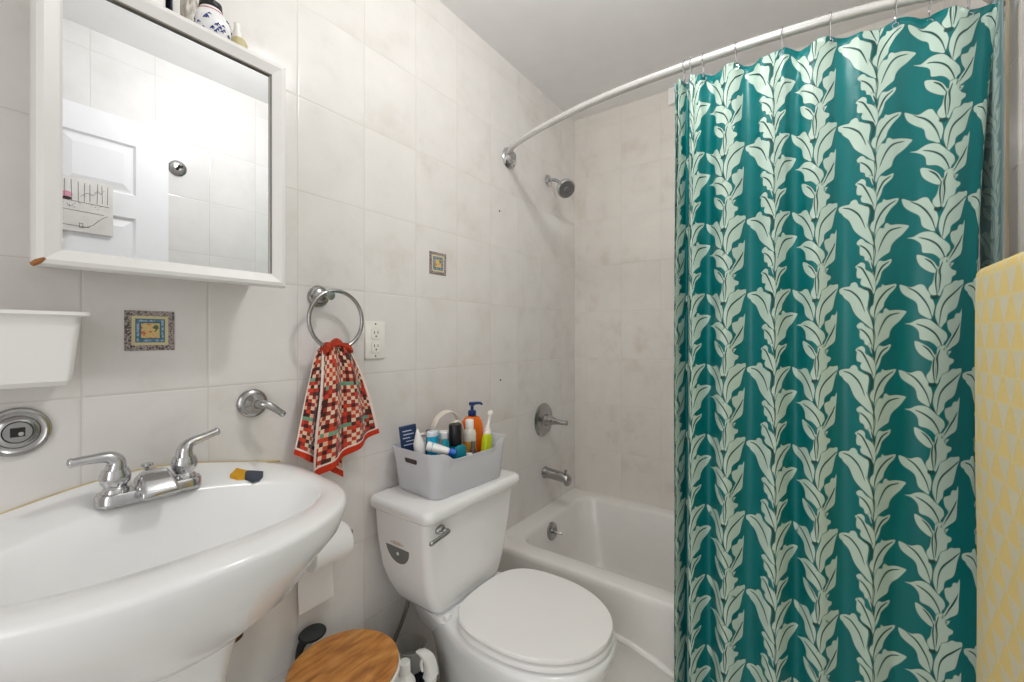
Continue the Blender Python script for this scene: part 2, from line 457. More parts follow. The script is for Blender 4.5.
# door standing open flat against the front wall (seen in the mirror)
DX0, DX1, DY0, DY1, DZ = -0.11, 0.648, YC + .03, YC + .07, 2.135
door = bpy.data.objects.new('door_1', None); COL.objects.link(door); door.location = (DX0, DY1, 0); door['_w'] = [DX0, DY1, 0]
door['kind'] = 'structure'; door['label'] = 'white six panel door standing open against the wall'
def door_leaf():
    bm = B()
    xs = [DX0, DX0 + .11, DX0 + .335, DX0 + .425, DX1 - .108, DX1]
    zs = [0.01, .22, .86, .97, 1.735, 1.828, 2.032, DZ]
    holes = [(1, 1), (1, 3), (1, 5), (3, 1), (3, 3), (3, 5)]
    yf = DY1
    box(bm, DX0, DX1, DY0, DY0 + .022, .01, DZ)
    for i in range(5):
        for j in range(7):
            x0, x1, z0, z1 = xs[i], xs[i + 1], zs[j], zs[j + 1]
            if (i, j) not in holes:
                vs = [bm.verts.new(p) for p in ((x0, yf, z0), (x1, yf, z0), (x1, yf, z1), (x0, yf, z1))]
                bm.faces.new(vs)
            else:
                prev = None
                for ins, dy in ((0, 0), (.007, -.011), (.014, -.011), (.04, -.002), (.045, -.002)):
                    r = [bm.verts.new(p) for p in ((x0 + ins, yf + dy, z0 + ins), (x1 - ins, yf + dy, z0 + ins), (x1 - ins, yf + dy, z1 - ins), (x0 + ins, yf + dy, z1 - ins))]
                    if prev:
                        for k in range(4): bm.faces.new((prev[k], prev[(k + 1) % 4], r[(k + 1) % 4], r[k]))
                    prev = r
                bm.faces.new(prev)
    loft(bm, [[Vector((DX0, y, .01)), Vector((DX1, y, .01)), Vector((DX1, y, DZ)), Vector((DX0, y, DZ))] for y in (DY0 + .02, DY1)], False, False)
    bmesh.ops.remove_doubles(bm, verts=bm.verts[:], dist=1e-5)
    return bm
obj('door_leaf', door_leaf(), M['door'], door, smooth=False)
bm = B(); lathe(bm, [(.028, 0), (.03, .006), (.012, .012), (.011, .035), (.024, .045), (.027, .058), (.018, .068), (0, .07)], (DX1 - .065, DY1, .97), (0, 1, 0), 24); obj('door_handle', bm, M['brushed'], door)

# line-drawing picture hung on the door
t = thing('wall_picture', 'pale line drawing of a bath and fence hung on the white panel door', 'picture', (.39, DY1, 1.648))
bm = B(); box(bm, .20, .467, DY1 + .001, DY1 + .012, 1.648, 1.85, .001); obj('board', bm, M['picture_paper'], t)
bm = B(); yy = DY1 + .0122
def strip(bm, x0, z0, x1, z1, w=.0012, y=None):
    y = yy if y is None else y
    d = Vector((x1 - x0, 0, z1 - z0)); n_ = Vector((-d.z, 0, d.x)).normalized() * w / 2
    a, b = Vector((x0, y, z0)), Vector((x1, y, z1))
    for s_ in (0,):
        r0 = [a + n_, a - n_, b - n_, b + n_]
        r1 = [p + Vector((0, .0006, 0)) for p in r0]
        loft(bm, [r0, r1])
for i in range(15):
    x = .215 + i * .017 + random.uniform(-.003, .003)
    strip(bm, x, 1.765 + random.uniform(-.006, .006), x + random.uniform(-.002, .002), 1.842 - random.uniform(0, .01))
strip(bm, .21, 1.765, .455, 1.758, .0016); strip(bm, .21, 1.73, .44, 1.724, .0016); strip(bm, .21, 1.672, .40, 1.668, .0016)
for a, b in zip([(.38, 1.665), (.395, 1.67), (.41, 1.68), (.425, 1.70), (.44, 1.715)], [(.395, 1.67), (.41, 1.68), (.425, 1.70), (.44, 1.715), (.452, 1.722)]): strip(bm, *a, *b, .0014)
for i in range(26):
    x = random.uniform(.22, .45); z = random.uniform(1.735, 1.758); strip(bm, x, z, x + random.uniform(-.012, .012), z + random.uniform(-.01, .01), .001)
for i in range(16):
    x = .375 + i * .004; z = 1.785 + i * .0018; strip(bm, x, z + random.uniform(-.006, .006), x + .006, z + random.uniform(-.006, .008), .001)
for dx, dz in ((0, 0), (.008, 0), (0, .016), ):
    strip(bm, .372 + (0 if dz == 0 else 0), 1.664 + dz, .38, 1.664 + dz, .0014)
strip(bm, .372, 1.664, .372, 1.682); strip(bm, .381, 1.664, .381, 1.682)
obj('ink_lines', bm, M['picture_ink'], t, smooth=False)
bm = B(); lathe(bm, [(.012, 0), (.012, .0006)], (.338, yy, 1.783), (0, 1, 0), 20, 1.3, .9); obj('pink_patch', bm, M['pink'], t, smooth=False)
bm = B(); lathe(bm, [(.01, 0), (.01, .0007)], (.338, yy, 1.768), (0, 1, 0), 20, 1.4, .6); obj('dark_patch', bm, M['dark_ink'], t, smooth=False)
# chrome hook plate on the front wall (seen in the mirror)
t = thing('robe_hook', 'round chrome hook plate on the white wall seen in the mirror', 'hook', (.70, YC, 2.01))
bm = B(); lathe(bm, [(.034, 0), (.034, .006), (.028, .011), (.012, .013), (0, .013)], (.70, YC, 2.01), (0, 1, 0), 32); obj('back_plate', bm, M['brushed'], t)
bm = B(); lathe(bm, [(.006, .012), (.006, .035), (.01, .038), (.009, .045), (0, .047)], (.70, YC, 2.01), (0, 1, 0), 16); obj('peg', bm, M['dark_metal'], t)

# ================================================================== MEDICINE CABINET
CX0, CX1, CZ0, CZ1, CYF = .109, .496, 1.362, 1.862, .98
t = thing('medicine_cabinet', 'white framed mirrored medicine cabinet on the tiled wall above the sink', 'cabinet', ((CX0 + CX1) / 2, YA, CZ0))
bm = B(); box(bm, CX0 + .018, CX1 - .018, CYF + .022, YA, CZ0 + .014, CZ1 - .004, .002); obj('cabinet_body', bm, M['cabinet'], t)
fr = [(0, .022), (0, .006), (.004, .0), (.012, -.002), (.03, .0045), (.0335, .0065), (.0335, .012)]   # (inset, depth behind the front)
bm = B(); rings = []
for ins, dy in [(0, .0225)] + fr:
    y = CYF + dy
    rings.append([Vector((CX0 + ins, y, CZ0 + ins * .85)), Vector((CX1 - ins, y, CZ0 + ins * .85)), Vector((CX1 - ins, y, CZ1 - ins)), Vector((CX0 + ins, y, CZ1 - ins))])
loft(bm, rings[1:], True, False)
dr = obj('door_frame', bm, M['cabinet'], t, smooth=False)
bm = B(); g = .0305
for q in ((CX0 + g, CX1 - g, CZ1 - g - .0035, CZ1 - g), (CX1 - g - .0025, CX1 - g, CZ0 + .029, CZ1 - g)):
    box(bm, q[0], q[1], CYF + .0035, CYF + .0115, q[2], q[3], .0008)
obj('inner_bead', bm, M['groove'], dr, smooth=False)
bm = B(); box(bm, CX0 + .033, CX1 - .033, CYF + .0095, CYF + .0125, CZ0 + .028, CZ1 - .033); obj('mirror', bm, M['mirror'], t, smooth=False)
bm = B(); lathe(bm, [(.0, -.003), (.0035, -.002), (.0045, .006), (.003, .016), (0, .018)], (CX0 + .001, CYF + .002, CZ0 + .001), (.75, -.1, .62), 10); obj('chipped_corner', bm, M['raw_wood'], dr)['label'] = 'bare wood showing at the chipped mitre corner'

# things on top of the cabinet
TZ = CZ1 + .0
t = thing('paper_box', 'white printed carton standing at the left on the cabinet top', 'box', (.22, 1.05, TZ))
bm = B(); box(bm, .15, .286, 1.02, 1.085, TZ, TZ + .12, .002); obj('carton', bm, M['white_plastic'], t)
bm = B()
for k in range(9):
    box(bm, .215 + (k % 3) * .004, .268 - (k % 2) * .012, 1.0192, 1.0201, TZ + .018 + k * .008, TZ + .0205 + k * .008)
obj('printed_lines', bm, M['picture_ink'], t, smooth=False)
t = thing('notebook', 'dark edged notebook upright beside the white carton on the cabinet', 'notebook', (.30, 1.05, TZ))
bm = B(); box(bm, .291, .2945, 1.01, 1.10, TZ, TZ + .13, .001); obj('cover', bm, M['dark_navy'], t)
bm = B(); box(bm, .2945, .306, 1.012, 1.10, TZ, TZ + .128, .001); obj('pages', bm, M['picture_paper'], t)
def crumple(name, c, size, m, seed, label, cat):
    bm = B(); bmesh.ops.create_icosphere(bm, subdivisions=4, radius=1.0)
    for v in bm.verts:
        p = v.co.copy(); n_ = noise.noise(p * 2.3 + Vector((seed, 0, 0))) * .35 + abs(noise.noise(p * 6 + Vector((0, seed, 0)))) * .35
        k = 1 + n_; v.co = Vector((c[0] + p.x * size[0] * k, c[1] + p.y * size[1] * k, max(c[2] + p.z * size[2] * k, TZ)))
    return tag(obj(name, bm, m, angle=60), label, cat)
crumple('plastic_bag', (.325, 1.05, TZ + .05), (.017, .03, .06), M['bag'], 3.1, 'crumpled clear plastic bag beside the blue and white jar on the cabinet', 'bag')
t = thing('ginger_jar', 'blue and white painted china jar on top of the cabinet', 'jar', (.368, 1.04, TZ))
jp = [(.0, 0), (.02, 0), (.026, .004), (.036, .03), (.036, .045), (.028, .062), (.021, .068), (.02, .074), (0, .074)]
bm = B(); lathe(bm, jp, (.368, 1.04, TZ), n=40); obj('jar_body', bm, M['porcelain'], t)
def jr(z): return interp([(0, .024), (.004, .0262), (.03, .0362), (.045, .0362), (.062, .0282), (.068, .0212)], z)
bm = B(); random.seed(4)
for k in range(46):
    a = random.uniform(-PI * .95, -PI * .05) if k < 36 else random.uniform(-PI, PI); z = random.uniform(.012, .056)
    if noise.noise(Vector((math.cos(a) * 3, math.sin(a) * 3, z * 60))) < -.15: continue
    pts = [Vector((.368 + (jr(z + dz) + .0002) * math.cos(a + da), 1.04 + (jr(z + dz) + .0002) * math.sin(a + da), TZ + z + dz)) for da, dz in ((-.09, 0), (0, .003), (.1, .0005))]
    tube(bm, pts, [.0005, .0017, .0004], 8, 4)
obj('painted_leaves', bm, M['ink_blue'], t)
bm = B()
for z in (.0665,):
    tube(bm, [Vector((.368 + jr(z) * math.cos(a), 1.04 + jr(z) * math.sin(a), TZ + z)) for a in [2 * PI * i / 32 for i in range(32)]], .0013, 8, closed=True)
obj('rose_band', bm, M['rose'], t)
bm = B(); lathe(bm, [(.019, .074), (.021, .077), (.02, .088), (.008, .096), (.0, .098)], (.368, 1.04, TZ), n=24); obj('lid', bm, M['black'], t)
t = thing('dropper_bottle', 'small oil bottle with a white dropper cap at the right end of the cabinet top', 'bottle', (.425, 1.04, TZ))
bm = B(); lathe(bm, [(0, 0), (.016, 0), (.018, .003), (.018, .034), (.014, .042), (.007, .045), (0, .045)], (.420, 1.04, TZ), n=28); obj('bottle_body', bm, M['pale_oil'], t)
bm = B(); lathe(bm, [(.0085, .045), (.0085, .058), (.0065, .060), (.006, .076), (0, .078)], (.418, 1.04, TZ), n=20); obj('dropper_cap', bm, M['white_plastic'], t)

# ================================================================== DECORATIVE TILES
def deco(x0, x1, z0, z1, label):
    t = thing('decorative_tile', label, 'tile', ((x0 + x1) / 2, YA, z0))
    w, h = x1 - x0, z1 - z0
    y0 = YA - .0022
    def lay(name, ins, m, d):
        bm = B(); box(bm, x0 + w * ins, x1 - w * ins, y0 - d, YA, z0 + h * ins, z1 - h * ins, .0004, 1); return obj(name, bm, m, t, smooth=False)
    lay('outer_border', 0, M['deco_outer'], 0); lay('cream_border', .13, M['deco_cream'], .0003)
    lay('teal_band', .2, M['deco_teal'], .0005); lay('blue_band', .225, M['deco_blue'], .0007)
    lay('inner_line', .275, M['deco_teal'], .0009); lay('painted_field', .31, M['deco_field'], .0011)
def deco_mat(name, stops, scale):
    m = NT(name); tc = m.n('ShaderNodeTexCoord')
    v = m.n('ShaderNodeTexNoise', i_Vector=tc.outputs['Object'], i_Scale=scale, i_Detail=2.0)
    m.link(m.ramp(v.outputs[0], stops, 'CONSTANT'), 'Base Color'); m.b.inputs['Roughness'].default_value = .3
    return m.m
M['deco_outer'] = deco_mat('deco_outer', [(0, rgb(86, 74, 70)), (.46, rgb(150, 138, 140)), (.56, rgb(196, 186, 180)), (.6, rgb(116, 104, 88))], 260)
M['deco_cream'] = mat('deco_cream', (204, 192, 150), .3)
M['deco_teal'] = mat('deco_teal', (58, 104, 112), .3)
M['deco_blue'] = deco_mat('deco_blue', [(0, rgb(84, 120, 150)), (.5, rgb(150, 172, 200))], 200)
M['deco_field'] = deco_mat('deco_field', [(0, rgb(70, 92, 70)), (.42, rgb(206, 180, 120)), (.56, rgb(214, 194, 140)), (.59, rgb(206, 112, 58)), (.68, rgb(140, 46, 30))], 90)
deco(.247, .328, 1.223, 1.304, 'colourful bordered picture tile set in the wall below the mirror')
deco(1.067, 1.150, 1.476, 1.556, 'small bordered picture tile set high in the wall right of the towel ring')

# ================================================================== WALL HOLDER (white, left)
CDX = -.014
t = thing('wall_caddy', 'white open topped plastic holder on the wall left of the picture tile', 'holder', (.09, YA, 1.165))
bm = B()
o0 = [rr(.02, .160, 1.045, YA, .01, 1.168), rr(.012, .163, 1.036, YA, .012, 1.176), rr(.0, .172, 1.022, YA, .014, 1.285)]
lip = [rr(-.006, .181, 1.012, YA, .014, 1.287), rr(-.006, .181, 1.012, YA, .014, 1.2925), rr(.004, .170, 1.024, YA - .004, .012, 1.2925), rr(.02, .155, 1.045, YA - .006, .01, 1.18)]
loft(bm, o0 + lip); obj('bin_body', bm, M['white_plastic'], t)

# ================================================================== CHROME FITTINGS ON THE SINK WALL
t = thing('dish_mount', 'round chrome wall plate with a square socket at the left edge', 'wall mount', (.107, YA, 1.088))
c = (.107, YA, 1.088); ax = (0, -1, 0)
bm = B(); lathe(bm, [(.041, 0), (.0415, .004), (.039, .008), (.035, .009), (.031, .006), (.028, .006), (.025, .010), (.019, .012), (.017, .010), (0, .010)], c, ax, 48); obj('round_plate', bm, M['brushed'], t)
bm = B(); box(bm, c[0] - .0085, c[0] + .0085, YA - .0125, YA - .0105, c[2] - .0075, c[2] + .0075); obj('square_socket', bm, M['slot'], t, smooth=False)
bm = B(); lathe(bm, [(.0035, 0), (.0035, .008), (0, .0085)], (c[0] + .003, YA - .0105, c[2] - .002), ax, 12); obj('screw', bm, M['chrome'], t)

t = thing('robe_hook', 'chrome wall knob with a bent peg above the right of the sink', 'hook', (.483, YA, 1.09))
c = (.483, YA, 1.09)
bm = B(); lathe(bm, [(.034, 0), (.034, .005), (.030, .010), (.024, .012), (.021, .018), (.013, .024), (.011, .03), (0, .031)], c, ax, 40); obj('wall_flange', bm, M['brushed'], t)
bm = B(); tube(bm, [(.483, 1.095, 1.09), (.487, 1.077, 1.0905), (.50, 1.066, 1.086), (.524, 1.058, 1.066)], [.010, .010, .009, .0075], 16); 
lathe(bm, [(0, -.008), (.006, -.006), (.0085, 0), (.006, .006), (0, .008)], (.525, 1.058, 1.065), (.6, -.2, -.5), 16)
obj('bent_peg', bm, M['brushed'], t)

# towel ring
RC, RR, RY = (.676, 1.068, 1.297), .079, 1.068
t = thing('towel_ring', 'chrome towel ring holding the red checked towel', 'towel ring', (.652, YA, 1.36))
bm = B(); lathe(bm, [(.030, 0), (.030, .005), (.026, .010), (.021, .011), (.019, .017), (.012, .021), (.010, .03), (.010, .045), (.0125, .05), (.0125, .062), (0, .063)], (.652, YA, 1.362), ax, 40); obj('wall_post', bm, M['brushed'], t)
bm = B(); tube(bm, [Vector((RC[0] + RR * math.cos(a), RY, RC[2] + RR * math.sin(a))) for a in [2 * PI * i / 72 for i in range(72)]], .0055, 14, closed=True); obj('ring', bm, M['brushed'], t)

# outlet
t = thing('wall_outlet', 'white duplex electrical outlet on the tiles beside the towel ring', 'outlet', (.836, YA, 1.184))
bm = B(); box(bm, .800, .873, YA - .006, YA, 1.184, 1.299, .003); obj('cover_plate', bm, M['plate'], t)
for zc in (1.262, 1.221):
    bm = B(); loft(bm, [[p + Vector((0, 0, 0)) for p in [Vector((q.x, y, q.y)) for q in rr(.8365 - .0165, .8365 + .0165, zc - .0185, zc + .0185, .008, 0)]] for y in (YA - .0055, YA - .009)])
    so = obj('socket', bm, M['plate'], t)
    bm = B()
    for dx, hh in ((-.0065, .0045), (.0065, .0038)): box(bm, .8365 + dx - .0012, .8365 + dx + .0012, YA - .0094, YA - .0085, zc + .003 - hh, zc + .003 + hh)
    lathe(bm, [(.0026, 0), (.0026, .0009)], (.8365, YA - .0085, zc - .009), ax, 12); obj('slots', bm, M['slot'], so, smooth=False)
for zc in (1.192, 1.291):
    bm = B(); lathe(bm, [(.003, 0), (.0026, .001), (0, .0012)], (.8365, YA - .006, zc), ax, 12); obj('screw', bm, M['brushed'], t)
# small leftover wall anchors
for x, z in ((.965 + .52, 1.065), (1.4785, 1.795)):
    bm = B(); lathe(bm, [(.0045, 0), (.004, .001), (0, .0012)], (x, YA, z), ax, 10)
    tag(obj('wall_plug', bm, M['slot']), 'tiny dark wall plug in the tiles ' + ('above the basket of bottles' if z < 1.3 else 'below the curved rod end'), 'wall plug')

# ================================================================== HAND TOWEL
def cloth_grid(f, nu, nv, thick, uvf, band=None):
    """two-sided cloth from f(u,v); returns bm with uv; band(u,v)->material index"""
    bm = B(); uvl = bm.loops.layers.uv.new('UVMap')
    P = [[Vector(f(i / nu, j / nv)) for i in range(nu + 1)] for j in range(nv + 1)]
    def nrm(i, j):
        a = P[j][min(i + 1, nu)] - P[j][max(i - 1, 0)]; b = P[min(j + 1, nv)][i] - P[max(j - 1, 0)][i]
        n_ = a.cross(b); return n_.normalized() if n_.length > 1e-12 else Vector((0, -1, 0))
    F_ = [[bm.verts.new(P[j][i] + nrm(i, j) * thick / 2) for i in range(nu + 1)] for j in range(nv + 1)]
    K_ = [[bm.verts.new(P[j][i] - nrm(i, j) * thick / 2) for i in range(nu + 1)] for j in range(nv + 1)]
    def face(vs, uvs, mi):
        try: fc = bm.faces.new(vs)
        except ValueError: return
        fc.material_index = mi
        for l, q in zip(fc.loops, uvs): l[uvl].uv = q
    for j in range(nv):
        for i in range(nu):
            q = [(i, j), (i + 1, j), (i + 1, j + 1), (i, j + 1)]
            uvs = [uvf(a / nu, b / nv) for a, b in q]
            mi = band((i + .5) / nu, (j + .5) / nv) if band else 0
            face([F_[b][a] for a, b in q], uvs, mi)
            face([K_[b][a] for a, b in q[::-1]], uvs[::-1], mi)
    for i in range(nu):
        for j, fl in ((0, 1), (nv, 0)):
            vs = [F_[j][i], K_[j][i], K_[j][i + 1], F_[j][i + 1]]
            face(vs if fl else vs[::-1], [uvf(i / nu, j / nv)] * 4, band(.5, .999 if j else .001) if band else 0)
    for j in range(nv):
        for i, fl in ((0, 0), (nu, 1)):
            vs = [F_[j][i], K_[j][i], K_[j + 1][i], F_[j + 1][i]]
            face(vs if fl else vs[::-1], [uvf(i / nu, j / nv)] * 4, band(.999 if i else .001, .5) if band else 0)
    return bm
t = thing('hand_towel', 'red, brown and cream checked hand towel hanging from the chrome ring', 'towel', (.68, RY, .88))
def flap(xl, xr, xtl, xtr, ztop, zl, zr, y0, amp, nf, ph, arch=.02):
    def f(u, v):
        s_ = v ** .75
        x = (xtl + (xtr - xtl) * u) * (1 - s_) + (xl + (xr - xl) * u) * s_
        zb = zl + (zr - zl) * u
        z = ztop - arch * (2 * u - 1) ** 2 * (1 - v) + (zb - ztop) * v
        y = y0 + (.35 + .65 * math.sin(min(v * 1.3, 1) * PI / 2)) * amp * math.sin(nf * 2 * PI * u + ph + 1.0 * v) - .012 * math.sin(PI * min(v * 3, 1) * .5)
        y += .006 * noise.noise(Vector((x * 14, z * 10, ph)))
        return x, y, z
    return f
def tband(side=True):
    def b(u, v):
        if v > .945: return 1
        if v > .93: return 2
        if u < .022 or u > .972: return 2
        return 0
    return b
RB = RC[2] - RR + .006
f1 = flap(.606, .796, .636, .708, RB + .012, .885, .972, 1.062, .011, 2.4, .4)
bm = cloth_grid(f1, 64, 70, .006, lambda u, v: (u * .24 + v * .03, -v * .36 + u * .03), tband())
obj('front_flap', bm, [M['check'], M['orange_terry'], M['white_hem']], t, angle=70)
f2 = flap(.563, .70, .634, .702, RB + .012, .955, .862, 1.086, .009, 2.0, 2.0)
bm = cloth_grid(f2, 48, 60, .006, lambda u, v: (u * .2 + .5, -v * .38), tband())
obj('back_flap', bm, [M['check'], M['orange_terry'], M['white_hem']], t, angle=70)
bm = B(); rings = []
for i in range(22):
    u = i / 21; x = .634 + .078 * u; zz = RB + .012 - .02 * (2 * u - 1) ** 2
    wv = .004 * math.sin(u * 15)
    rings.append([Vector((x, 1.068 + (.020 + wv) * math.cos(a), zz - .008 + (.016 + wv) * math.sin(a))) for a in [PI * k / 10 for k in range(11)]] + [Vector((x, 1.068 - .013 + .026 * k / 5, zz - .012)) for k in range(1, 5)])
loft(bm, rings); obj('gathered_fold', bm, M['rust_terry'], t, angle=70)

# ================================================================== SINK
SX = .268
def rimz(x, y):
    return .918 + .062 * math.exp(-((x - .275) / .235) ** 2) * sm(.93, 1.12, y) - .012 * sm(.30, .36, abs(x - SX))
t = thing('pedestal_sink', 'white porcelain pedestal sink against the tiled wall under the mirror cabinet', 'sink', (SX, .95, 0))
YW = YA - .001
def ring(a, bf, bb, e, dz, cy=.97, cl=YW, zabs=None):
    r = sell(SX, cy, a, bf, bb, e, 0, 96, cl)
    for p in r:
        p.z = (zabs if zabs is not None else rimz(p.x, p.y) + dz)
    return r
rings = []
# underside (from pedestal outwards), side, rim, basin
rings.append(ring(.10, .09, .10, 2.2, 0, .95, YW, .70))
rings.append(ring(.14, .12, .12, 2.2, 0, .95, YW, .715))
rings.append(ring(.22, .185, .16, 2.2, 0, .96, YW, .765))
r_a = ring(.272, .235, .20, 2.25, -.088, .968); rings.append(r_a)
rings.append(ring(.298, .262, .24, 2.3, -.055, .970))
rings.append(ring(.306, .271, .255, 2.35, -.026, .971))
rings.append(ring(.3085, .2735, .262, 2.35, -.010, .971))
rings.append(ring(.307, .272, .26, 2.35, -.004, .971))
rings.append(ring(.302, .266, .255, 2.35, .0, .971))
rings.append(ring(.285, .225, .20, 2.35, .003, .964))
# inner edge: the back ledge stays wide for the faucet
rings.append(ring(.262, .160, .092, 2.4, .002, .935, YW))
rings.append(ring(.254, .150, .084, 2.4, -.005, .935, YW))
def basin(a, bf, bb, e, k, dep, cy):
    r = sell(SX, cy, a, bf, bb, e, 0, 96)
    for p in r: p.z = .914 - dep
    return r
rings.append(basin(.240, .136, .074, 2.3, 0, .022, .930))
rings.append(basin(.205, .110, .060, 2.2, 0, .06, .925))
rings.append(basin(.16, .085, .048, 2.1, 0, .105, .918))
rings.append(basin(.10, .06, .034, 2.0, 0, .13, .912))
rings.append(basin(.03, .025, .025, 2.0, 0, .138, .908))
bm = B(); loft(bm, rings); obj('basin', bm, M['porcelain'], t, angle=60)
bm = B(); lathe(bm, [(.024, 0), (.024, .002), (.018, .003), (.016, 0), (0, 0)], (SX, .908, .7765), n=24); obj('drain_ring', bm, M['chrome'], t)
bm = B()
loft(bm, [rr(SX - a, SX + a, 1.0 - b, 1.0 + c_, r_, z) for a, b, c_, r_, z in ((.115, .10, .08, .04, 0), (.11, .098, .08, .04, .03), (.09, .08, .07, .035, .08), (.085, .075, .065, .035, .4), (.094, .09, .07, .04, .6), (.112, .12, .08, .05, .72))])
obj('pedestal', bm, M['porcelain'], t)
bm = B()
pts = [Vector((SX - .26 + i * .0135, YA - .0032, 0)) for i in range(41)]
for p in pts: p.z = rimz(p.x, YA) + .001
tube(bm, pts, .0028, 8, 1, smooth=False); obj('caulk_line', bm, M['grime'], t)['label'] = 'yellowed caulk line along the wall'
# valve under the sink
t = thing('shutoff_valve', 'bronze shutoff valve on the wall beside the sink pedestal', 'valve', (.432, YA, .56))
bm = B(); tube(bm, [(.43, YA, .567), (.43, 1.085, .567)], .008, 12, 2); lathe(bm, [(0, -.006), (.016, -.005), (.017, .003), (.01, .007), (0, .008)], (.43, 1.082, .567), ax, 20, 1, .7); obj('valve_body', bm, M['bronze'], t)

# ================================================================== FAUCET
FZ = .952; FY = 1.035
t = thing('faucet', 'chrome two handle faucet on the back ledge of the sink', 'faucet', (SX, FY, FZ))
def fz(x): return rimz(x, FY) - .002
bm = B()
R_ = []
for dz, ins in ((-.004, 0), (.012, .0), (.017, .003), (.0175, .01)):
    ring_ = rr(SX - .080 + ins, SX + .080 - ins, FY - .027 + ins, FY + .027 - ins, .026, 0, 8)
    for p in ring_: p.z = rimz(SX, FY) + dz
    R_.append(ring_)
loft(bm, R_); obj('base_plate', bm, M['chrome'], t, angle=50)
BZ = rimz(SX, FY) + .016
bm = B(); loft(bm, [rr(SX - .028, SX + .028, FY - .026, FY + .020, .010, BZ), rr(SX - .024, SX + .024, FY - .025, FY + .018, .011, BZ + .015), rr(SX - .016, SX + .016, FY - .018, FY + .012, .011, BZ + .026), rr(SX - .008, SX + .008, FY - .010, FY + .006, .006, BZ + .029)])
obj('centre_body', bm, M['chrome'], t, angle=60)
bm = B(); rings = []
for s_, hw, zt, zb in ((0, .021, .030, -.006), (.012, .022, .031, -.008), (.022, .024, .026, -.009), (.040, .027, .012, -.012), (.048, .028, .003, -.013), (.051, .026, -.002, -.013)):
    y = FY - .008 - s_
    rings.append([Vector((p.x, y, p.y)) for p in rr(SX - hw, SX + hw, BZ + zb, BZ + zt, .008, 0, 5)])
loft(bm, rings); obj('spout', bm, M['chrome'], t, angle=60)
bm = B(); tube(bm, [(SX - .002, FY + .019, BZ), (SX - .002, FY + .019, BZ + .030)], .004, 10, 2); lathe(bm, [(0, 0), (.006, .001), (.010, .004), (.0095, .008), (0, .010)], (SX - .002, FY + .019, BZ + .029), n=20); obj('lift_rod', bm, M['chrome'], t)
for sgn in (-1, 1):
    hx = SX + sgn * .052
    bm = B(); lathe(bm, [(.020, 0), (.019, .006), (.016, .010), (.0165, .013), (.021, .019), (.0225, .027), (.0215, .034), (.0195, .038), (.0195, .040), (.0185, .042), (0, .044)], (hx, FY, BZ), n=32); hnd = obj('handle', bm, M['chrome'], t)
    if sgn < 0: pts = [(hx, FY, BZ + .038), (hx + .001, FY - .001, BZ + .056), (hx - .010, FY - .003, BZ + .066), (hx - .032, FY - .004, BZ + .0675), (hx - .057, FY - .003, BZ + .0665)]
    else: pts = [(hx, FY, BZ + .038), (hx + .001, FY, BZ + .055), (hx + .010, FY + .002, BZ + .066), (hx + .032, FY + .002, BZ + .073), (hx + .058, FY + .002, BZ + .081)]
    bm = B(); tube(bm, pts, [.0185, .0155, .012, .0095, .0088], 18, 6, flat=.85); lathe(bm, [(0, -.006), (.006, -.004), (.0088, 0), (.006, .004), (0, .006)], pts[-1], Vector(pts[-1]) - Vector(pts[-2]), 14); obj('lever', bm, M['chrome'], hnd, angle=70)

# scrubber on the ledge
t = thing('sponge', 'small mustard and slate scrubber lying on the sink ledge right of the faucet', 'sponge', (.44, 1.04, .945))
def slab(pts, z0f, th):
    bm = B(); a = [Vector((x, y, z0f(x, y))) for x, y in pts]; b = [p + Vector((0, 0, th)) for p in a]; loft(bm, [a, b]); return bm
zf = lambda x, y: rimz(x, y) + .0015
obj('sponge_side', slab([(.402, 1.035), (.425, 1.060), (.432, 1.052), (.440, 1.045), (.432, 1.035), (.425, 1.020), (.412, 1.022)], zf, .007), M['yellow_print'], t, smooth=False)
obj('scouring_side', slab([(.425, 1.020), (.432, 1.035), (.440, 1.046), (.453, 1.043), (.47, 1.034), (.463, 1.020), (.449, 1.005), (.435, 1.003)], zf, .0062), M['slate'], t, smooth=False)

# ================================================================== TOILET PAPER
t = thing('paper_holder', 'chrome toilet paper holder on the wall beside the sink', 'holder', (.70, YA, .70))
for x in (.572, .705):
    bm = B(); box(bm, x - .013, x + .013, YA - .008, YA, .69, .725, .002); box(bm, x - .002, x + .002, 1.04, YA - .006, .694, .722, .001); obj('bracket', bm, M['chrome'], t)
bm = B(); tube(bm, [(.572, 1.057, .703), (.705, 1.057, .703)], .007, 12, 2); obj('roller', bm, M['brushed'], t)
t = thing('toilet_roll', 'white toilet paper roll with a sheet hanging down below the sink rim', 'toilet paper', (.645, 1.057, .655))
bm = B(); n = 48; ro, ri_ = .047, .019; xa, xb = .586, .690
def cyl(x, r): return [Vector((x, 1.057 + r * math.cos(2 * PI * i / n), .700 + r * math.sin(2 * PI * i / n))) for i in range(n)]
R4 = [cyl(xa, ri_), cyl(xa, ro - .002), cyl(xa + .002, ro), cyl(xb - .002, ro), cyl(xb, ro - .002), cyl(xb, ri_)]
loft(bm, R4, False, False); obj('paper_roll', bm, M['paper'], t)
bm = B(); loft(bm, [cyl(xa, ri_), cyl(xa, ri_ - .0015), cyl(xb, ri_ - .0015), cyl(xb, ri_)], False, False); obj('core', bm, M['cardboard'], t)
def shf(u, v):
    z = .700 - v * .172 + .004 * u * v
    y = 1.057 + ro + .0012 - .003 * math.sin(v * 5) ** 2 - .005 * v * v * (1 + .4 * math.sin(u * 3))
    return xa + .0015 + (xb - xa - .006) * u, y, z
bm = cloth_grid(shf, 10, 24, .0008, lambda u, v: (u, v)); obj('hanging_sheet', bm, M['paper'], t, angle=60)

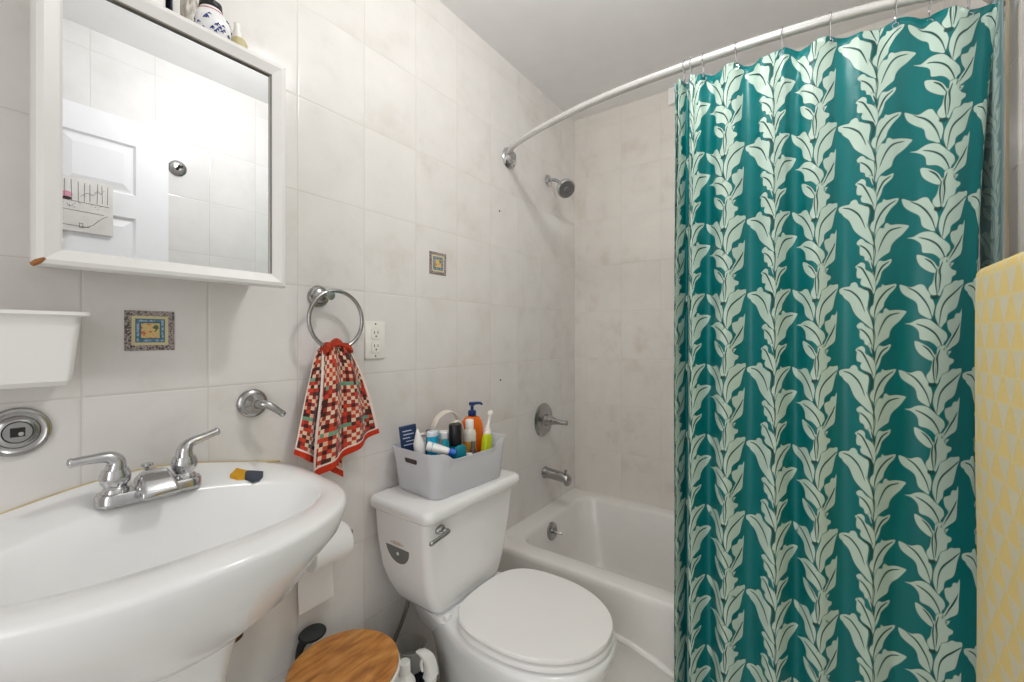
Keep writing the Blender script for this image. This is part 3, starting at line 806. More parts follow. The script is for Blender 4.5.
# ================================================================== TOILET
TX = 1.022; LZ = .772
t = thing('toilet', 'white two piece toilet with closed lid between the sink and the bathtub', 'toilet', (TX, .80, 0))
BX = 1.045
bm = B()
def oval(a, yf, yb, z, e=2.15, n=96, cx=BX):
    cy = yf + .21; out = []
    for i in range(n):
        q = 2 * PI * i / n; c, s_ = math.cos(q), math.sin(q); ee = e if s_ <= 0 else 3.0
        x = c; x = a * math.copysign(abs(c) ** (2 / ee), c); y = (yb - cy if s_ > 0 else cy - yf) * math.copysign(abs(s_) ** (2 / ee), s_)
        k = 1 - .26 * sm(0, 1, y / (yb - cy)) if y > 0 else 1
        out.append(Vector((cx + x * k, cy + y, z)))
    return out
loft(bm, [oval(.105, .60, 1.02, 0, 3), oval(.108, .59, 1.03, .03, 3), oval(.095, .60, 1.02, .07, 2.8), oval(.098, .58, 1.02, .16, 2.6), oval(.13, .52, 1.03, .26, 2.4), oval(.165, .465, 1.05, .34, 2.4), oval(.186, .440, 1.06, .39, 2.1), oval(.193, .433, 1.065, .415, 2.1), oval(.190, .436, 1.062, .427, 2.1), oval(.178, .450, 1.05, .4315, 2.1)])
obj('bowl', bm, M['porcelain'], t, angle=60)
# tank platform
def plat(l, r_, z, ins):
    out = rr(TX - l, TX + r_, .86 + ins, 1.085 - ins, .03, z)
    for p in out:
        k = 1 - .32 * sm(.90, 1.08, p.y); p.x = TX + .02 + (p.x - TX - .02) * k
    return out
bm = B(); loft(bm, [plat(.09, .13, .33, 0), plat(.124, .168, .405, 0), plat(.134, .178, .426, 0), plat(.130, .174, .4325, .004)])
obj('tank_platform', bm, M['porcelain'], t, angle=50)
bm = B()
tk = []
for z, xl, xr, yf, yb, r_ in ((.4345, .122, .136, .907, 1.05, .04), (.438, .131, .143, .900, 1.062, .04), (.460, .148, .154, .892, 1.078, .038), (.51, .171, .168, .888, 1.09, .034), (.56, .185, .179, .885, 1.10, .032), (.64, .196, .192, .880, 1.105, .03), (.735, .203, .205, .876, 1.108, .03)):
    tk.append(rr(TX - xl, TX + xr + .013, yf - .004, yb, r_ * .8, z, 8))
loft(bm, tk); tank = obj('tank', bm, M['porcelain'], t, angle=50)
bm = B(); loft(bm, [rr(TX - .198, TX + .20, .877, 1.105, .03, .433, 8), rr(TX - .198, TX + .20, .877, 1.105, .03, .434, 8)]) if False else box(bm, TX - .12, TX + .12, .95, 1.03, .426, .44, .005); obj('tank_gasket', bm, M['slot'], t)
bm = B()
loft(bm, [rr(TX - .207, TX + .222, .864, 1.112, .022, .733, 8), rr(TX - .215, TX + .233, .853, 1.115, .026, .74, 8), rr(TX - .217, TX + .235, .850, 1.116, .026, .756, 8), rr(TX - .214, TX + .232, .854, 1.114, .024, .766, 8), rr(TX - .206, TX + .224, .863, 1.108, .02, LZ, 8)])
obj('tank_lid', bm, M['porcelain'], t, angle=50)
# flush lever
bm = B(); lathe(bm, [(.015, 0), (.015, .005), (.011, .011), (.007, .014), (0, .015)], (.872, .874, .706), (0, -1, 0), 28, 1.2, .85)
lev = obj('flush_lever', bm, M['brushed'], t)
bm = B(); tube(bm, [(.876, .865, .704), (.884, .852, .703), (.872, .846, .703), (.842, .842, .701), (.812, .842, .697)], [.006, .0065, .0065, .0055, .0065], 14); lathe(bm, [(0, -.007), (.0065, -.003), (.007, .001), (.004, .006), (0, .007)], (.811, .842, .697), (-1, 0, -.1), 14); obj('lever_arm', bm, M['brushed'], lev)
# badge on the tank's left side: half disc with pale text
m_ = M['dark_metal']
def tank_x(z): return TX - interp([(.4345, .122), (.46, .148), (.51, .171), (.56, .185), (.64, .196), (.735, .203)], z)
def disc_side(a0, a1, r, m, name, lift, cy=1.0, cz=.637, sy=1.0):
    bm = B(); n_ = 24
    pts = [(cy + r * math.cos(a0 + (a1 - a0) * i / n_), cz + r * sy * math.sin(a0 + (a1 - a0) * i / n_)) for i in range(n_ + 1)]
    a = [Vector((tank_x(z) - lift, y, z)) for y, z in pts]; b = [p + Vector((lift + .002, 0, 0)) for p in a]
    loft(bm, [a, b]); return obj(name, bm, m, tank, smooth=False)
M['badge'] = mat('badge_foil', (126, 126, 126), .3, .5); M['badge_top'] = mat('badge_text', (196, 180, 164), .4)
disc_side(PI, 2 * PI, .050, M['badge'], 'badge', .0008)
bm = B()
for k in range(5): box(bm, tank_x(.647) - .0012, tank_x(.647), .973 + k * .0115, .982 + k * .0115, .644 + (.003 if k in (0, 4) else 0), .6505 + (.003 if k in (1, 2, 3) else 0))
obj('badge_lettering', bm, M['badge_top'], tank, smooth=False)
bm = B(); lathe(bm, [(.005, 0), (.005, .0012)], (tank_x(.618) - .0005, 1.0, .618), (-1, 0, 0), 14); obj('badge_drop', bm, M['plate'], tank, smooth=False)
# seat and lid
bm = B()
def seat(a, yf, yb, z, n=80):
    cy = yb - (yb - yf) * .45; out = []
    for i in range(n):
        q = 2 * PI * i / n; c, s = math.cos(q), math.sin(q); ee = 2.05 if s <= 0 else 3.0
        out.append(Vector((BX + a * math.copysign(abs(c) ** (2 / ee), c), cy + (yb - cy if s > 0 else cy - yf) * math.copysign(abs(s) ** (2 / ee), s), z)))
    return out
loft(bm, [seat(.181, .446, .865, .4345), seat(.187, .439, .868, .4385), seat(.187, .439, .868, .4485), seat(.183, .443, .866, .452)])
obj('seat_ring', bm, M['seat'], t, angle=50)
bm = B()
loft(bm, [seat(.179, .448, .862, .4565), seat(.186, .440, .865, .4585), seat(.187, .439, .866, .465), seat(.184, .442, .863, .4700), seat(.165, .462, .845, .4715), seat(.10, .53, .78, .4725)])
obj('seat_lid', bm, M['seat'], t, angle=40)
bm = B()
box(bm, BX - .10, BX + .10, .850, .872, .434, .456, .005, 3)
obj('hinge', bm, M['seat'], t)
bm = B(); box(bm, BX - .150, BX - .128, .868, .884, .434, .446, .003); obj('seat_bumper', bm, M['white_plastic'], t)

# supply hose
t = thing('supply_hose', 'braided grey water hose hanging from the toilet tank to the wall', 'hose', (.88, 1.05, .25))
bm = B(); tube(bm, [(.912, 1.05, .456), (.913, 1.055, .41), (.908, 1.075, .35), (.890, 1.092, .29), (.862, 1.10, .23), (.85, 1.105, .20)], .0065, 12); obj('braided_tube', bm, M['hose'], t)
bm = B(); lathe(bm, [(.013, 0), (.013, .016), (.009, .02), (0, .02)], (.912, 1.05, .457), (0, 0, -1), 12); obj('nut', bm, M['white_plastic'], t)
bm = B(); lathe(bm, [(.022, 0), (.022, .004), (.009, .008), (.009, .03), (0, .03)], (.85, YA, .20), ax, 20); obj('wall_stop', bm, M['brushed'], t)

# ================================================================== BASKET AND ITS THINGS
KC = (1.040, .986)
BR = math.radians(-4)
def K(x, y): # local basket coords -> world
    return (KC[0] + x * math.cos(BR) - y * math.sin(BR), KC[1] + x * math.sin(BR) + y * math.cos(BR))
kb = LZ + .001
def krr(hx, hy, r, z, dip=0):
    out = []
    for p in rr(-hx, hx, -hy, hy, r, 0, 6):
        x, y = K(p.x, p.y); out.append(Vector((x, y, z)))
    return out
t = thing('storage_basket', 'pale grey plastic storage basket of toiletries on the toilet tank lid', 'basket', (KC[0], KC[1], kb))
def dense(hx, hy, r, z, dip):
    """rounded rectangle resampled densely, rim dipping along the long sides"""
    base = rr(-hx, hx, -hy, hy, r, 0, 8); pts = []
    for i, a in enumerate(base):
        b = base[(i + 1) % len(base)]; L = (b - a).length; k = 14 if L > .08 else 1
        for j in range(k): pts.append(a.lerp(b, j / k))
    out = []
    for p in pts:
        q = 0
        if abs(p.y) > hy * .8 and dip: q = dip * sm(hx * .78, hx * .50, abs(p.x))
        x, y = K(p.x, p.y); out.append(Vector((x, y, z - q)))
    return out
bm = B(); HT = .138
loft(bm, [dense(.145, .093, .025, kb, 0), dense(.150, .097, .028, kb + .004, 0), dense(.160, .102, .032, kb + HT * .6, 0), dense(.165, .106, .034, kb + HT - .0275, 0), dense(.170, .110, .035, kb + HT - .001, .026), dense(.169, .109, .035, kb + HT, .026), dense(.167, .107, .034, kb + HT - .001, .026), dense(.162, .103, .032, kb + HT - .0275, 0), dense(.147, .094, .026, kb + .006, 0), dense(.140, .088, .02, kb + .003, 0)])
bas = obj('basket_shell', bm, M['grey_plastic'], t, angle=50)
# the oval hand hole in the short side, seen as a dark slot with a rim
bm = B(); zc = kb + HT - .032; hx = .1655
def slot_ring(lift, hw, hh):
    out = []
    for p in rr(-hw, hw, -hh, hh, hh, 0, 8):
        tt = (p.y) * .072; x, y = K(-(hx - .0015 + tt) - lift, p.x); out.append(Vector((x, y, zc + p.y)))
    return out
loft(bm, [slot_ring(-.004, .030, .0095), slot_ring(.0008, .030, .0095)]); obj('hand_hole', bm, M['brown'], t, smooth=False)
bm = B(); tube(bm, slot_ring(.0006, .0305, .010), .0012, 8, closed=True); obj('hole_rim', bm, M['grey_plastic'], t)

def btl(name, label, cat, x, y, z0, prof, m, cap=None, capm=None, sx=1.0, sy=1.0, group=None, tilt=None, n=28, bname='bottle_body'):
    t = thing(name, label, cat, (x, y, z0), group)
    bm = B(); lathe(bm, prof, (x, y, z0), n=n, sx=sx, sy=sy)
    if tilt: rot(bm, (x, y, z0), tilt[0], tilt[1])
    obj(bname, bm, m, t)
    if cap:
        bm = B(); lathe(bm, cap, (x, y, z0), n=n, sx=1 if capm != 'same' else sx)
        if tilt: rot(bm, (x, y, z0), tilt[0], tilt[1])
        obj('cap', bm, capm, t)
    return t
z0 = kb + .005
# orange pump bottle
x, y = 1.145, .988
t = thing('pump_bottle', 'tall orange lotion bottle with a navy pump in the basket', 'bottle', (x, y, z0))
bm = B(); lathe(bm, [(0, 0), (.034, 0), (.038, .006), (.040, .10), (.0405, .155), (.037, .178), (.026, .193), (.013, .197), (0, .197)], (x, y, z0), n=36, sx=1.0, sy=.68); rot(bm, (x, y, z0), math.radians(-25)); obj('bottle_body', bm, M['orange'], t)
bm = B(); lathe(bm, [(.0135, .197), (.0145, .199), (.0145, .214), (.010, .217), (.0055, .218), (.0055, .232), (.011, .234), (.011, .245), (0, .246)], (x, y, z0), n=24)
tube(bm, [(x, y, z0 + .240), (x + .012, y - .012, z0 + .241), (x + .022, y - .020, z0 + .240), (x + .027, y - .023, z0 + .235)], [.006, .005, .0045, .004], 10); obj('pump', bm, M['navy'], t)
# frosted bottle with amber liquid
x, y = 1.088, .950
t = thing('spray_bottle', 'frosted bottle of amber liquid with white cap in front of the orange bottle', 'bottle', (x, y, z0))
bm = B(); lathe(bm, [(0, 0), (.020, 0), (.022, .004), (.022, .128), (0, .129)], (x, y, z0), n=28); obj('amber_content', bm, M['amber'], t)
bm = B(); lathe(bm, [(.0222, .127), (.0222, .150), (.019, .162), (.012, .168), (0, .168)], (x, y, z0), n=28); obj('bottle_shoulder', bm, M['clear_bottle'], t)
bm = B(); lathe(bm, [(.013, .168), (.0138, .170), (.0138, .194), (.012, .197), (0, .197)], (x, y, z0), n=24); obj('cap', bm, M['white_plastic'], t)
# black capped bottle (teal body)
btl('lotion_bottle', 'teal bottle with a tall black cap standing in the basket front', 'bottle', 1.016, .948, z0, [(0, 0), (.020, 0), (.022, .004), (.022, .125), (0, .126)], M['teal'], [(.0195, .126), (.0205, .128), (.0205, .190), (.0185, .194), (0, .194)], M['black'])
btl('shampoo_bottle', 'teal rounded bottle leaning out over the dipped basket front', 'bottle', 1.010, .920, z0, [(0, 0), (.020, 0), (.024, .008), (.0255, .1), (.024, .122), (.015, .131), (0, .133)], M['teal'], sy=.5)
btl('shampoo_bottle', 'dark teal flat topped tube just left of the black capped bottle', 'tube', .957, .935, z0, [(0, 0), (.012, 0), (.014, .01), (.0155, .12), (.014, .150), (.008, .158), (0, .159)], M['teal'], sy=.7)
# small brown bottle
btl('nail_bottle', 'small dark brown bottle with a greyish cap at the basket front', 'bottle', 1.074, .922, z0, [(0, 0), (.012, 0), (.013, .004), (.013, .095), (.007, .105), (0, .106)], M['brown'], [(.0075, .105), (.0078, .106), (.0074, .13), (0, .131)], M['badge'])
# white small pot by the brown bottle
btl('cream_pot', 'tiny white cap between teal and brown bottles', 'pot', 1.047, .916, z0, [(0, 0), (.012, 0), (.012, .09), (.010, .098), (0, .099)], M['white_plastic'], bname='pot')
# lime tube standing on its cap
x, y = 1.136, .926
t = thing('lime_bottle', 'lime green capped tube near the right front of the basket', 'tube', (x, y, z0))
bm = B(); loft(bm, [rr(x - .018, x + .018, y - .012, y + .012, .006, z0), rr(x - .018, x + .018, y - .012, y + .012, .006, z0 + .128), rr(x - .014, x + .015, y - .009, y + .009, .006, z0 + .14)]); rot(bm, (x, y, z0), .12, 'Y'); obj('tube_body', bm, M['lime'], t)
# white bottle right
btl('white_bottle', 'plain white rounded bottle at the right end of the basket', 'bottle', 1.160, .945, z0, [(0, 0), (.015, 0), (.017, .006), (.017, .12), (.013, .136), (.004, .142), (0, .142)], M['white_plastic'], tilt=(math.radians(7), 'Y'))
# electric toothbrush at the back right
t = thing('toothbrush', 'white electric toothbrush head rising at the right end of the basket', 'toothbrush', (1.186, .945, z0))
bm = B(); lathe(bm, [(0, 0), (.011, 0), (.014, .1), (.013, .145), (.007, .155), (0, .156)], (1.190, .956, z0), n=20); obj('grip', bm, M['white_plastic'], t)
bm = B(); tube(bm, [(1.190, .956, z0 + .15), (1.195, .954, z0 + .172), (1.200, .952, z0 + .195)], [.009, .006, .005], 10); lathe(bm, [(.0, -.008), (.009, -.007), (.009, .007), (0, .008)], (1.201, .951, z0 + .203), (-.8, -.5, 0), 16); obj('brush_head', bm, M['white_plastic'], t)
bm = B(); lathe(bm, [(.0055, 0), (.005, .006), (0, .006)], (1.194, .947, z0 + .203), (-.8, -.5, 0), 14); obj('bristles', bm, M['paper'], t)
# cream strap loop
t = thing('strap_loop', 'cream rubber strap curled into a loop at the back of the basket', 'strap', (1.06, 1.02, z0))
def ribbon(pts, w, th, m, name):
    path = catmull(pts, 8); bm = B(); rings = []
    for i, p in enumerate(path):
        d = (path[min(i + 1, len(path) - 1)] - path[max(i - 1, 0)]).normalized()
        side = Vector((.45, .89, 0)); side = (side - d * side.dot(d)).normalized(); nn = d.cross(side)
        rings.append([p + side * (w * math.cos(a)) + nn * (th * math.sin(a)) for a in [2 * PI * k / 14 for k in range(14)]])
    loft(bm, rings); return obj(name, bm, m, t, angle=70)
ribbon([(.985, 1.03, z0 + .10), (.995, 1.03, z0 + .165), (1.02, 1.03, z0 + .205), (1.055, 1.02, z0 + .222), (1.085, 1.01, z0 + .205), (1.092, 1.0, z0 + .16), (1.088, .99, z0 + .10)], .022, .0035, M['cream'], 'outer_loop')
ribbon([(1.035, .99, z0 + .09), (1.035, .99, z0 + .16), (1.045, .985, z0 + .185), (1.062, .98, z0 + .192), (1.077, .975, z0 + .175), (1.08, .97, z0 + .11)], .011, .004, M['cream'], 'inner_loop')
t = thing('strap_loop', 'thin cream cord lying across the left back of the basket', 'cord', (.96, 1.03, z0 + .12))
bm = B(); tube(bm, [(.925, 1.05, z0 + .145), (.95, 1.04, z0 + .158), (.975, 1.03, z0 + .155), (.99, 1.01, z0 + .135), (1.0, .99, z0 + .12)], [.004, .006, .006, .005, .004], 12); obj('cord', bm, M['cream'], t)
# navy card box
x, y = .930, 1.045
t = thing('card_box', 'navy card packet with pale print at the back left of the basket', 'packet', (x, y, z0))
bm = B(); box(bm, x - .026, x + .026, y - .006, y + .006, z0, z0 + .198, .001); rot(bm, (x, y, z0), math.radians(-28)); rot(bm, (x, y, z0), math.radians(-8), 'Y'); obj('packet', bm, M['card_navy'], t, smooth=False)
bm = B()
for k, (a, b) in enumerate(((-.018, .010), (-.016, .016), (-.019, .004), (-.010, .018), (-.018, .014))): box(bm, x + a, x + b, y - .0065, y - .0058, z0 + .182 - k * .011, z0 + .1845 - k * .011)
rot(bm, (x, y, z0), math.radians(-28)); rot(bm, (x, y, z0), math.radians(-8), 'Y'); obj('printed_text', bm, M['print_white'], t, smooth=False)
# cone tipped tube
btl('cone_tube', 'white cone tipped bottle in front of the navy packet', 'bottle', .930, 1.0, z0, [(0, 0), (.015, 0), (.017, .004), (.017, .130), (.0165, .148), (.003, .192), (0, .194)], M['white_plastic'], tilt=(math.radians(-8), 'Y'))
# cyan tube
x, y = .952, .985
t = thing('blue_tube', 'bright blue squeeze tube with a pale top behind the white tube', 'tube', (x, y, z0))
bm = B(); lathe(bm, [(0, 0), (.017, 0), (.019, .1), (.021, .162), (0, .163)], (x, y, z0), n=24, sx=1, sy=.7); obj('tube_body', bm, M['cyan'], t)
bm = B(); lathe(bm, [(.0215, .163), (.022, .165), (.022, .176), (.02, .178), (0, .178)], (x, y, z0), n=24, sx=1, sy=.7); obj('cap', bm, M['print_white'], t)
x, y = .982, 1.0
t = thing('foil_pouch', 'light blue crumpled pouch behind the teal tubes in the basket', 'pouch', (x, y, z0))
bm = B(); loft(bm, [[Vector((x - w, y - d_, z0 + h)), Vector((x, y - d_ * 1.4, z0 + h + dz)), Vector((x + w, y - d_, z0 + h)), Vector((x + w, y + d_, z0 + h)), Vector((x - w, y + d_, z0 + h))] for w, d_, h, dz in ((.015, .01, 0, 0), (.017, .009, .1, 0), (.016, .006, .145, .004), (.018, .0015, .166, .006))]); obj('pouch', bm, M['light_blue'], t)
# white tube lying on top
x, y = .935, .950
t = thing('toothpaste_tube', 'white toothpaste tube with blue cap lying at the front left of the basket', 'tube', (x, y, z0 + .12))
a_ = Vector((.918, .962, z0 + .140)); b_ = Vector((.955, .916, z0 + .124)); dd = (b_ - a_)
bm = B(); lathe(bm, [(0, -.01), (.018, -.008), (.019, 0), (.0165, .035), (.014, .058), (.009, .062), (0, .062)], a_, dd, 24, 1, .75); obj('tube_body', bm, M['white_plastic'], t)
bm = B(); lathe(bm, [(.010, 0), (.0105, .002), (.0105, .018), (0, .019)], a_ + dd.normalized() * .062, dd, 20); obj('cap', bm, M['blue'], t)
bm = B(); lathe(bm, [(.0184, .004), (.0184, .01)], a_, dd, 24, 1, .76); obj('blue_stripe', bm, M['light_blue'], t)
# peach pot with white lid
btl('cream_jar', 'peach coloured jar with white lid behind the teal tubes', 'jar', 1.005, .985, z0, [(0, 0), (.016, 0), (.018, .004), (.018, .145), (0, .146)], M['peach'], [(.018, .146), (.0185, .148), (.0185, .166), (.016, .169), (0, .169)], M['white_plastic'])
btl('cosmetic_stick', 'small black capped stick beneath the cream strap in the basket', 'stick', .975, 1.025, z0, [(0, 0), (.010, 0), (.010, .16), (.009, .172), (0, .173)], M['black'], bname='stick')
btl('white_bottle', 'short white bottle at the back left corner of the basket', 'bottle', .935, .945, z0, [(0, 0), (.014, 0), (.015, .004), (.015, .10), (0, .115)], M['white_plastic'])

# ================================================================== WASTE BIN WITH BAMBOO LID
cx, cy = .612, .935
t = thing('waste_bin', 'round white bin with a bamboo lid on the floor between sink and toilet', 'bin', (cx, cy, 0))
bm = B(); lathe(bm, [(0, 0), (.105, 0), (.11, .006), (.127, .425), (.131, .432), (.131, .442), (.128, .444), (.0, .444)], (cx, cy, 0), n=64); obj('bin_body', bm, M['white_plastic'], t)
bm = B(); lathe(bm, [(0, .444), (.1265, .444), (.128, .447), (.1275, .4555), (.125, .458), (0, .4585)], (cx, cy, 0), n=64); obj('bamboo_lid', bm, M['bamboo'], t)
# black oval brush against the wall behind the bin
t = thing('scrub_brush', 'black oval scrub brush propped behind the bamboo lidded bin', 'brush', (.60, 1.075, 0))
bm = B(); lathe(bm, [(0, -.006), (.019, -.005), (.0235, 0), (.021, .006), (0, .008)], (.616, 1.084, .470), (-.1, -.45, .85), 32, 1.5, 1.0)
obj('oval_head', bm, M['black_rubber'], t)
bm = B(); tube(bm, [(.602, 1.092, .463), (.588, 1.098, .43), (.580, 1.09, .35), (.570, 1.09, .2), (.566, 1.09, .004)], [.012, .009, .007, .007, .009], 12); obj('shaft', bm, M['black_rubber'], t)

# bottles on the floor between bin and toilet
btl('cleaner_bottle', 'white capped cleaner bottle between the bin and the toilet', 'bottle', .792, .928, 0, [(0, 0), (.030, 0), (.032, .006), (.032, .27), (.029, .302), (.016, .322), (.013, .326), (0, .327)], M['white_plastic'], [(.0155, .327), (.016, .329), (.0155, .355), (.013, .358), (0, .358)], M['white_plastic'])
o_ = [o for o in bpy.data.objects if o.name.startswith('cleaner_bottle')][0]
bm = B(); lathe(bm, [(.0325, .10), (.0325, .262)], (.792, .928, 0), n=28); obj('teal_label', bm, M['cyan'], o_)
x, y = .890, 1.015
t = thing('brush_holder', 'smoky translucent cup over a navy base behind the spray bottle', 'toilet brush holder', (x, y, 0))
bm = B(); lathe(bm, [(0, 0), (.045, 0), (.047, .01), (.043, .245), (0, .246)], (x, y, 0), n=36); obj('holder_base', bm, M['dark_navy'], t)
bm = B(); lathe(bm, [(.041, .246), (.043, .25), (.046, .305), (.048, .306), (.048, .311), (.0445, .311), (.041, .262), (0, .26)], (x, y, 0), n=36); obj('clear_cup', bm, M['smoke'], t)
x, y = .872, .91
t = thing('trigger_bottle', 'green spray bottle with a white trigger head beside the toilet bowl', 'spray bottle', (x, y, 0))
bm = B(); lathe(bm, [(0, 0), (.030, 0), (.032, .006), (.031, .18), (.022, .23), (.014, .255), (.013, .275), (0, .276)], (x, y, 0), n=28); obj('bottle_body', bm, M['green'], t)
bm = B(); rings = []
for px, pz, hx_, hy_ in ((.0, 0.275, 0.021, .015), (.002, 0.292, 0.019, .013), (-.002, 0.315, 0.018, .012), (-.010, 0.335, 0.018, .0125), (-.022, 0.352, 0.016, .012), (-.033, 0.360, 0.010, .009)):
    rings.append([Vector((x + px + p.x, y - px * .3 + p.y, pz)) for p in rr(-hx_, hx_, -hy_, hy_, .007, 0, 4)])
loft(bm, rings)
hd = obj('trigger_head', bm, M['white_plastic'], t, angle=60)
bm = B(); lathe(bm, [(.0175, .262), (.0178, .264), (.0178, .277), (0, .278)], (x, y, 0), n=24); obj('collar', bm, M['white_plastic'], t)
bm = B(); tube(bm, [(x - .020, y + .004, .342), (x - .030, y + .006, .326), (x - .026, y + .005, .302)], [.005, .005, .004], 10); obj('trigger', bm, M['white_plastic'], hd)
btl('tan_bottle', 'tan bottle in the shade beside the toilet foot', 'bottle', .915, .955, 0, [(0, 0), (.028, 0), (.03, .006), (.03, .19), (.02, .215), (0, .217)], M['tan'], [(.012, .217), (.012, .235), (0, .236)], M['bronze'], sy=.4)

# ================================================================== BATHTUB
AX = 1.403; TZt = .40
t = thing('bathtub', 'white enamel alcove bathtub along the far tiled wall', 'bathtub', ((AX + XB) / 2, .37, 0))
bm = B(); e = .001
y0, y1 = YC + e, YA - e; x1 = XB - e
def tr(ix0, ix1, iy0, iy1, r_, z): return rr(AX + ix0, x1 - ix1, y0 + iy0, y1 - iy1, r_, z, 10)
rings = [tr(.012, 0, 0, 0, .002, 0), tr(.012, 0, 0, 0, .002, .17), tr(.010, 0, 0, 0, .002, .185), tr(.002, 0, 0, 0, .002, .205), tr(.002, 0, 0, 0, .002, .34), tr(0, 0, 0, 0, .004, .375), tr(.002, 0, 0, 0, .006, .39), tr(.008, 0, 0, 0, .01, .397), tr(.016, 0, 0, 0, .01, TZt),
         tr(.075, .055, .09, .075, .09, TZt - .001), tr(.086, .064, .10, .085, .09, TZt - .006), tr(.094, .072, .112, .092, .09, TZt - .022), tr(.115, .10, .19, .115, .11, .2), tr(.145, .13, .26, .14, .12, .1), tr(.18, .165, .31, .18, .13, .065), tr(.24, .22, .38, .25, .1, .058)]
loft(bm, rings); obj('tub_shell', bm, M['tub'], t, angle=50)
bm = B()
tube(bm, [(AX + .004, y1 - .02, .236), (AX + .003, .6, .228), (AX + .002, .45, .203), (AX + .002, .33, .172), (AX + .003, .1, .165), (AX + .005, y0 + .02, .165)], .012, 12); obj('apron_ridge', bm, M['tub'], t)
c = (1.755, 1.020, .338)
bm = B(); lathe(bm, [(.041, -.012), (.041, 0), (.039, .006), (.026, .010), (.022, .008), (.010, .008), (.009, .014), (0, .015)], c, (0, -1, .12), 36); ov = obj('overflow_plate', bm, M['brushed'], t)
bm = B(); tube(bm, [(c[0], 1.008, c[2]), (c[0] + .004, .99, c[2] - .002), (c[0] + .014, .972, c[2] - .004)], [.006, .005, .006], 10); obj('trip_lever', bm, M['brushed'], ov)

t = thing('tub_spout', 'chrome tub spout with diverter knob above the bathtub end', 'spout', (1.867, YA, .56))
bm = B(); rings = []
for s_, r_, dz in ((0, .030, 0), (.004, .031, 0), (.01, .027, 0), (.05, .026, -.002), (.10, .025, -.006), (.13, .024, -.012), (.142, .020, -.018), (.144, .014, -.02)):
    rings.append([Vector((1.855 + r_ * math.cos(2 * PI * i / 28), YA - s_, .572 + dz + r_ * .95 * math.sin(2 * PI * i / 28))) for i in range(28)])
loft(bm, rings); sp_ = obj('spout_body', bm, M['brushed'], t, angle=50)
bm = B(); lathe(bm, [(.015, 0), (.016, .012), (.013, .022), (0, .022)], (1.855, YA - .125, .553), (0, -.1, -1), 20); obj('spout_mouth', bm, M['brushed'], t)
bm = B(); lathe(bm, [(.004, 0), (.004, .012), (.008, .014), (.008, .020), (0, .021)], (1.855, YA - .118, .583), n=14); obj('diverter_knob', bm, M['brushed'], t)

t = thing('shower_valve', 'round chrome shower valve with lever on the wall above the tub spout', 'valve', (1.838, YA, .845))
c = (1.838, YA, .839)
bm = B(); lathe(bm, [(.082, 0), (.082, .004), (.076, .010), (.06, .013), (.035, .016), (.030, .02), (.028, .032), (0, .033)], c, ax, 48); obj('escutcheon', bm, M['brushed'], t)
bm = B(); tube(bm, [(c[0], YA - .03, c[2]), (c[0], YA - .055, c[2]), (c[0] - .002, YA - .085, c[2] - .002), (c[0] + .006, YA - .125, c[2] - .004)], [.026, .021, .013, .010], 18); lathe(bm, [(.011, 0), (.012, .003), (.012, .008), (0, .010)], (c[0] + .006, YA - .125, c[2] - .004), (.1, -1, 0), 18); obj('lever', bm, M['brushed'], t)

t = thing('showerhead', 'chrome shower head on a short arm high on the tiled wall', 'shower head', (1.887, YA, 2.04))
c = (1.887, YA, 2.046)
bm = B(); lathe(bm, [(.030, 0), (.030, .004), (.024, .009), (.013, .012), (0, .013)], c, ax, 32); obj('wall_flange', bm, M['chrome'], t)
bm = B(); tube(bm, [c, (1.885, 1.085, 2.044), (1.876, 1.05, 2.022), (1.868, 1.035, 2.008)], .0085, 14); arm = obj('shower_arm', bm, M['chrome'], t)
bm = B(); lathe(bm, [(.010, 0), (.015, .004), (.015, .016), (.012, .022), (.018, .032), (.036, .044), (.045, .054), (.046, .070), (.042, .075), (.014, .077), (.012, .080), (0, .080)], (1.868, 1.035, 2.008), (-.42, -.66, -.62), 36); obj('spray_head', bm, M['chrome'], t)
bm = B(); lathe(bm, [(.036, 0), (.036, .0012)], Vector((1.868, 1.035, 2.008)) + Vector((-.42, -.66, -.62)).normalized() * .0765, (-.42, -.66, -.62), 30); obj('spray_face', bm, M['badge'], t)

# white fitting on the far wall, high beside the curtain
t = thing('wall_bracket', 'white rectangular fitting high on the far tiled wall beside the curtain', 'wall fitting', (XB, .51, 2.39))
bm = B(); box(bm, XB - .02, XB, .40, .60, 2.392, ZC - .0005, .003); obj('cover', bm, M['white_plastic'], t)

# ================================================================== CURTAIN ROD, RINGS
RZ = 2.056
rodtab = [(-.37, 1.545), (-.345, 1.50), (-.30, 1.435), (-.25, 1.408), (-.15, 1.378), (-.03, 1.356), (.08, 1.344), (.19, 1.338), (.31, 1.338), (.5, 1.345), (.65, 1.362), (.78, 1.388), (.90, 1.420), (1.0, 1.455), (1.06, 1.485), (1.095, 1.515), (1.12, 1.541)]
def rodx(y): return interp(rodtab, y)
t = thing('curtain_rod', 'curved white metal shower curtain rod spanning the tub', 'curtain rod', (1.541, YA, RZ))
bm = B(); tube(bm, [(x, y, RZ) for y, x in [rodtab[0]] + rodtab[2:-2] + [rodtab[-1]]], .0125, 18, 6)
M['rod'] = mat('rod_metal', (214, 213, 210), .25, .55, var=.02); obj('rod', bm, M['rod'], t)
bm = B(); lathe(bm, [(.045, 0), (.045, .005), (.038, .012), (.026, .016), (.019, .034), (0, .035)], (1.541, YA, RZ - .012), (-.25, -1, 0), 36); obj('flange', bm, M['chrome'], t)
bm = B(); lathe(bm, [(.036, 0), (.036, .005), (.030, .010), (.022, .014), (.018, .03), (0, .031)], (1.545, YC, RZ), (-.25, 1, 0), 36); obj('flange', bm, M['chrome'], t)

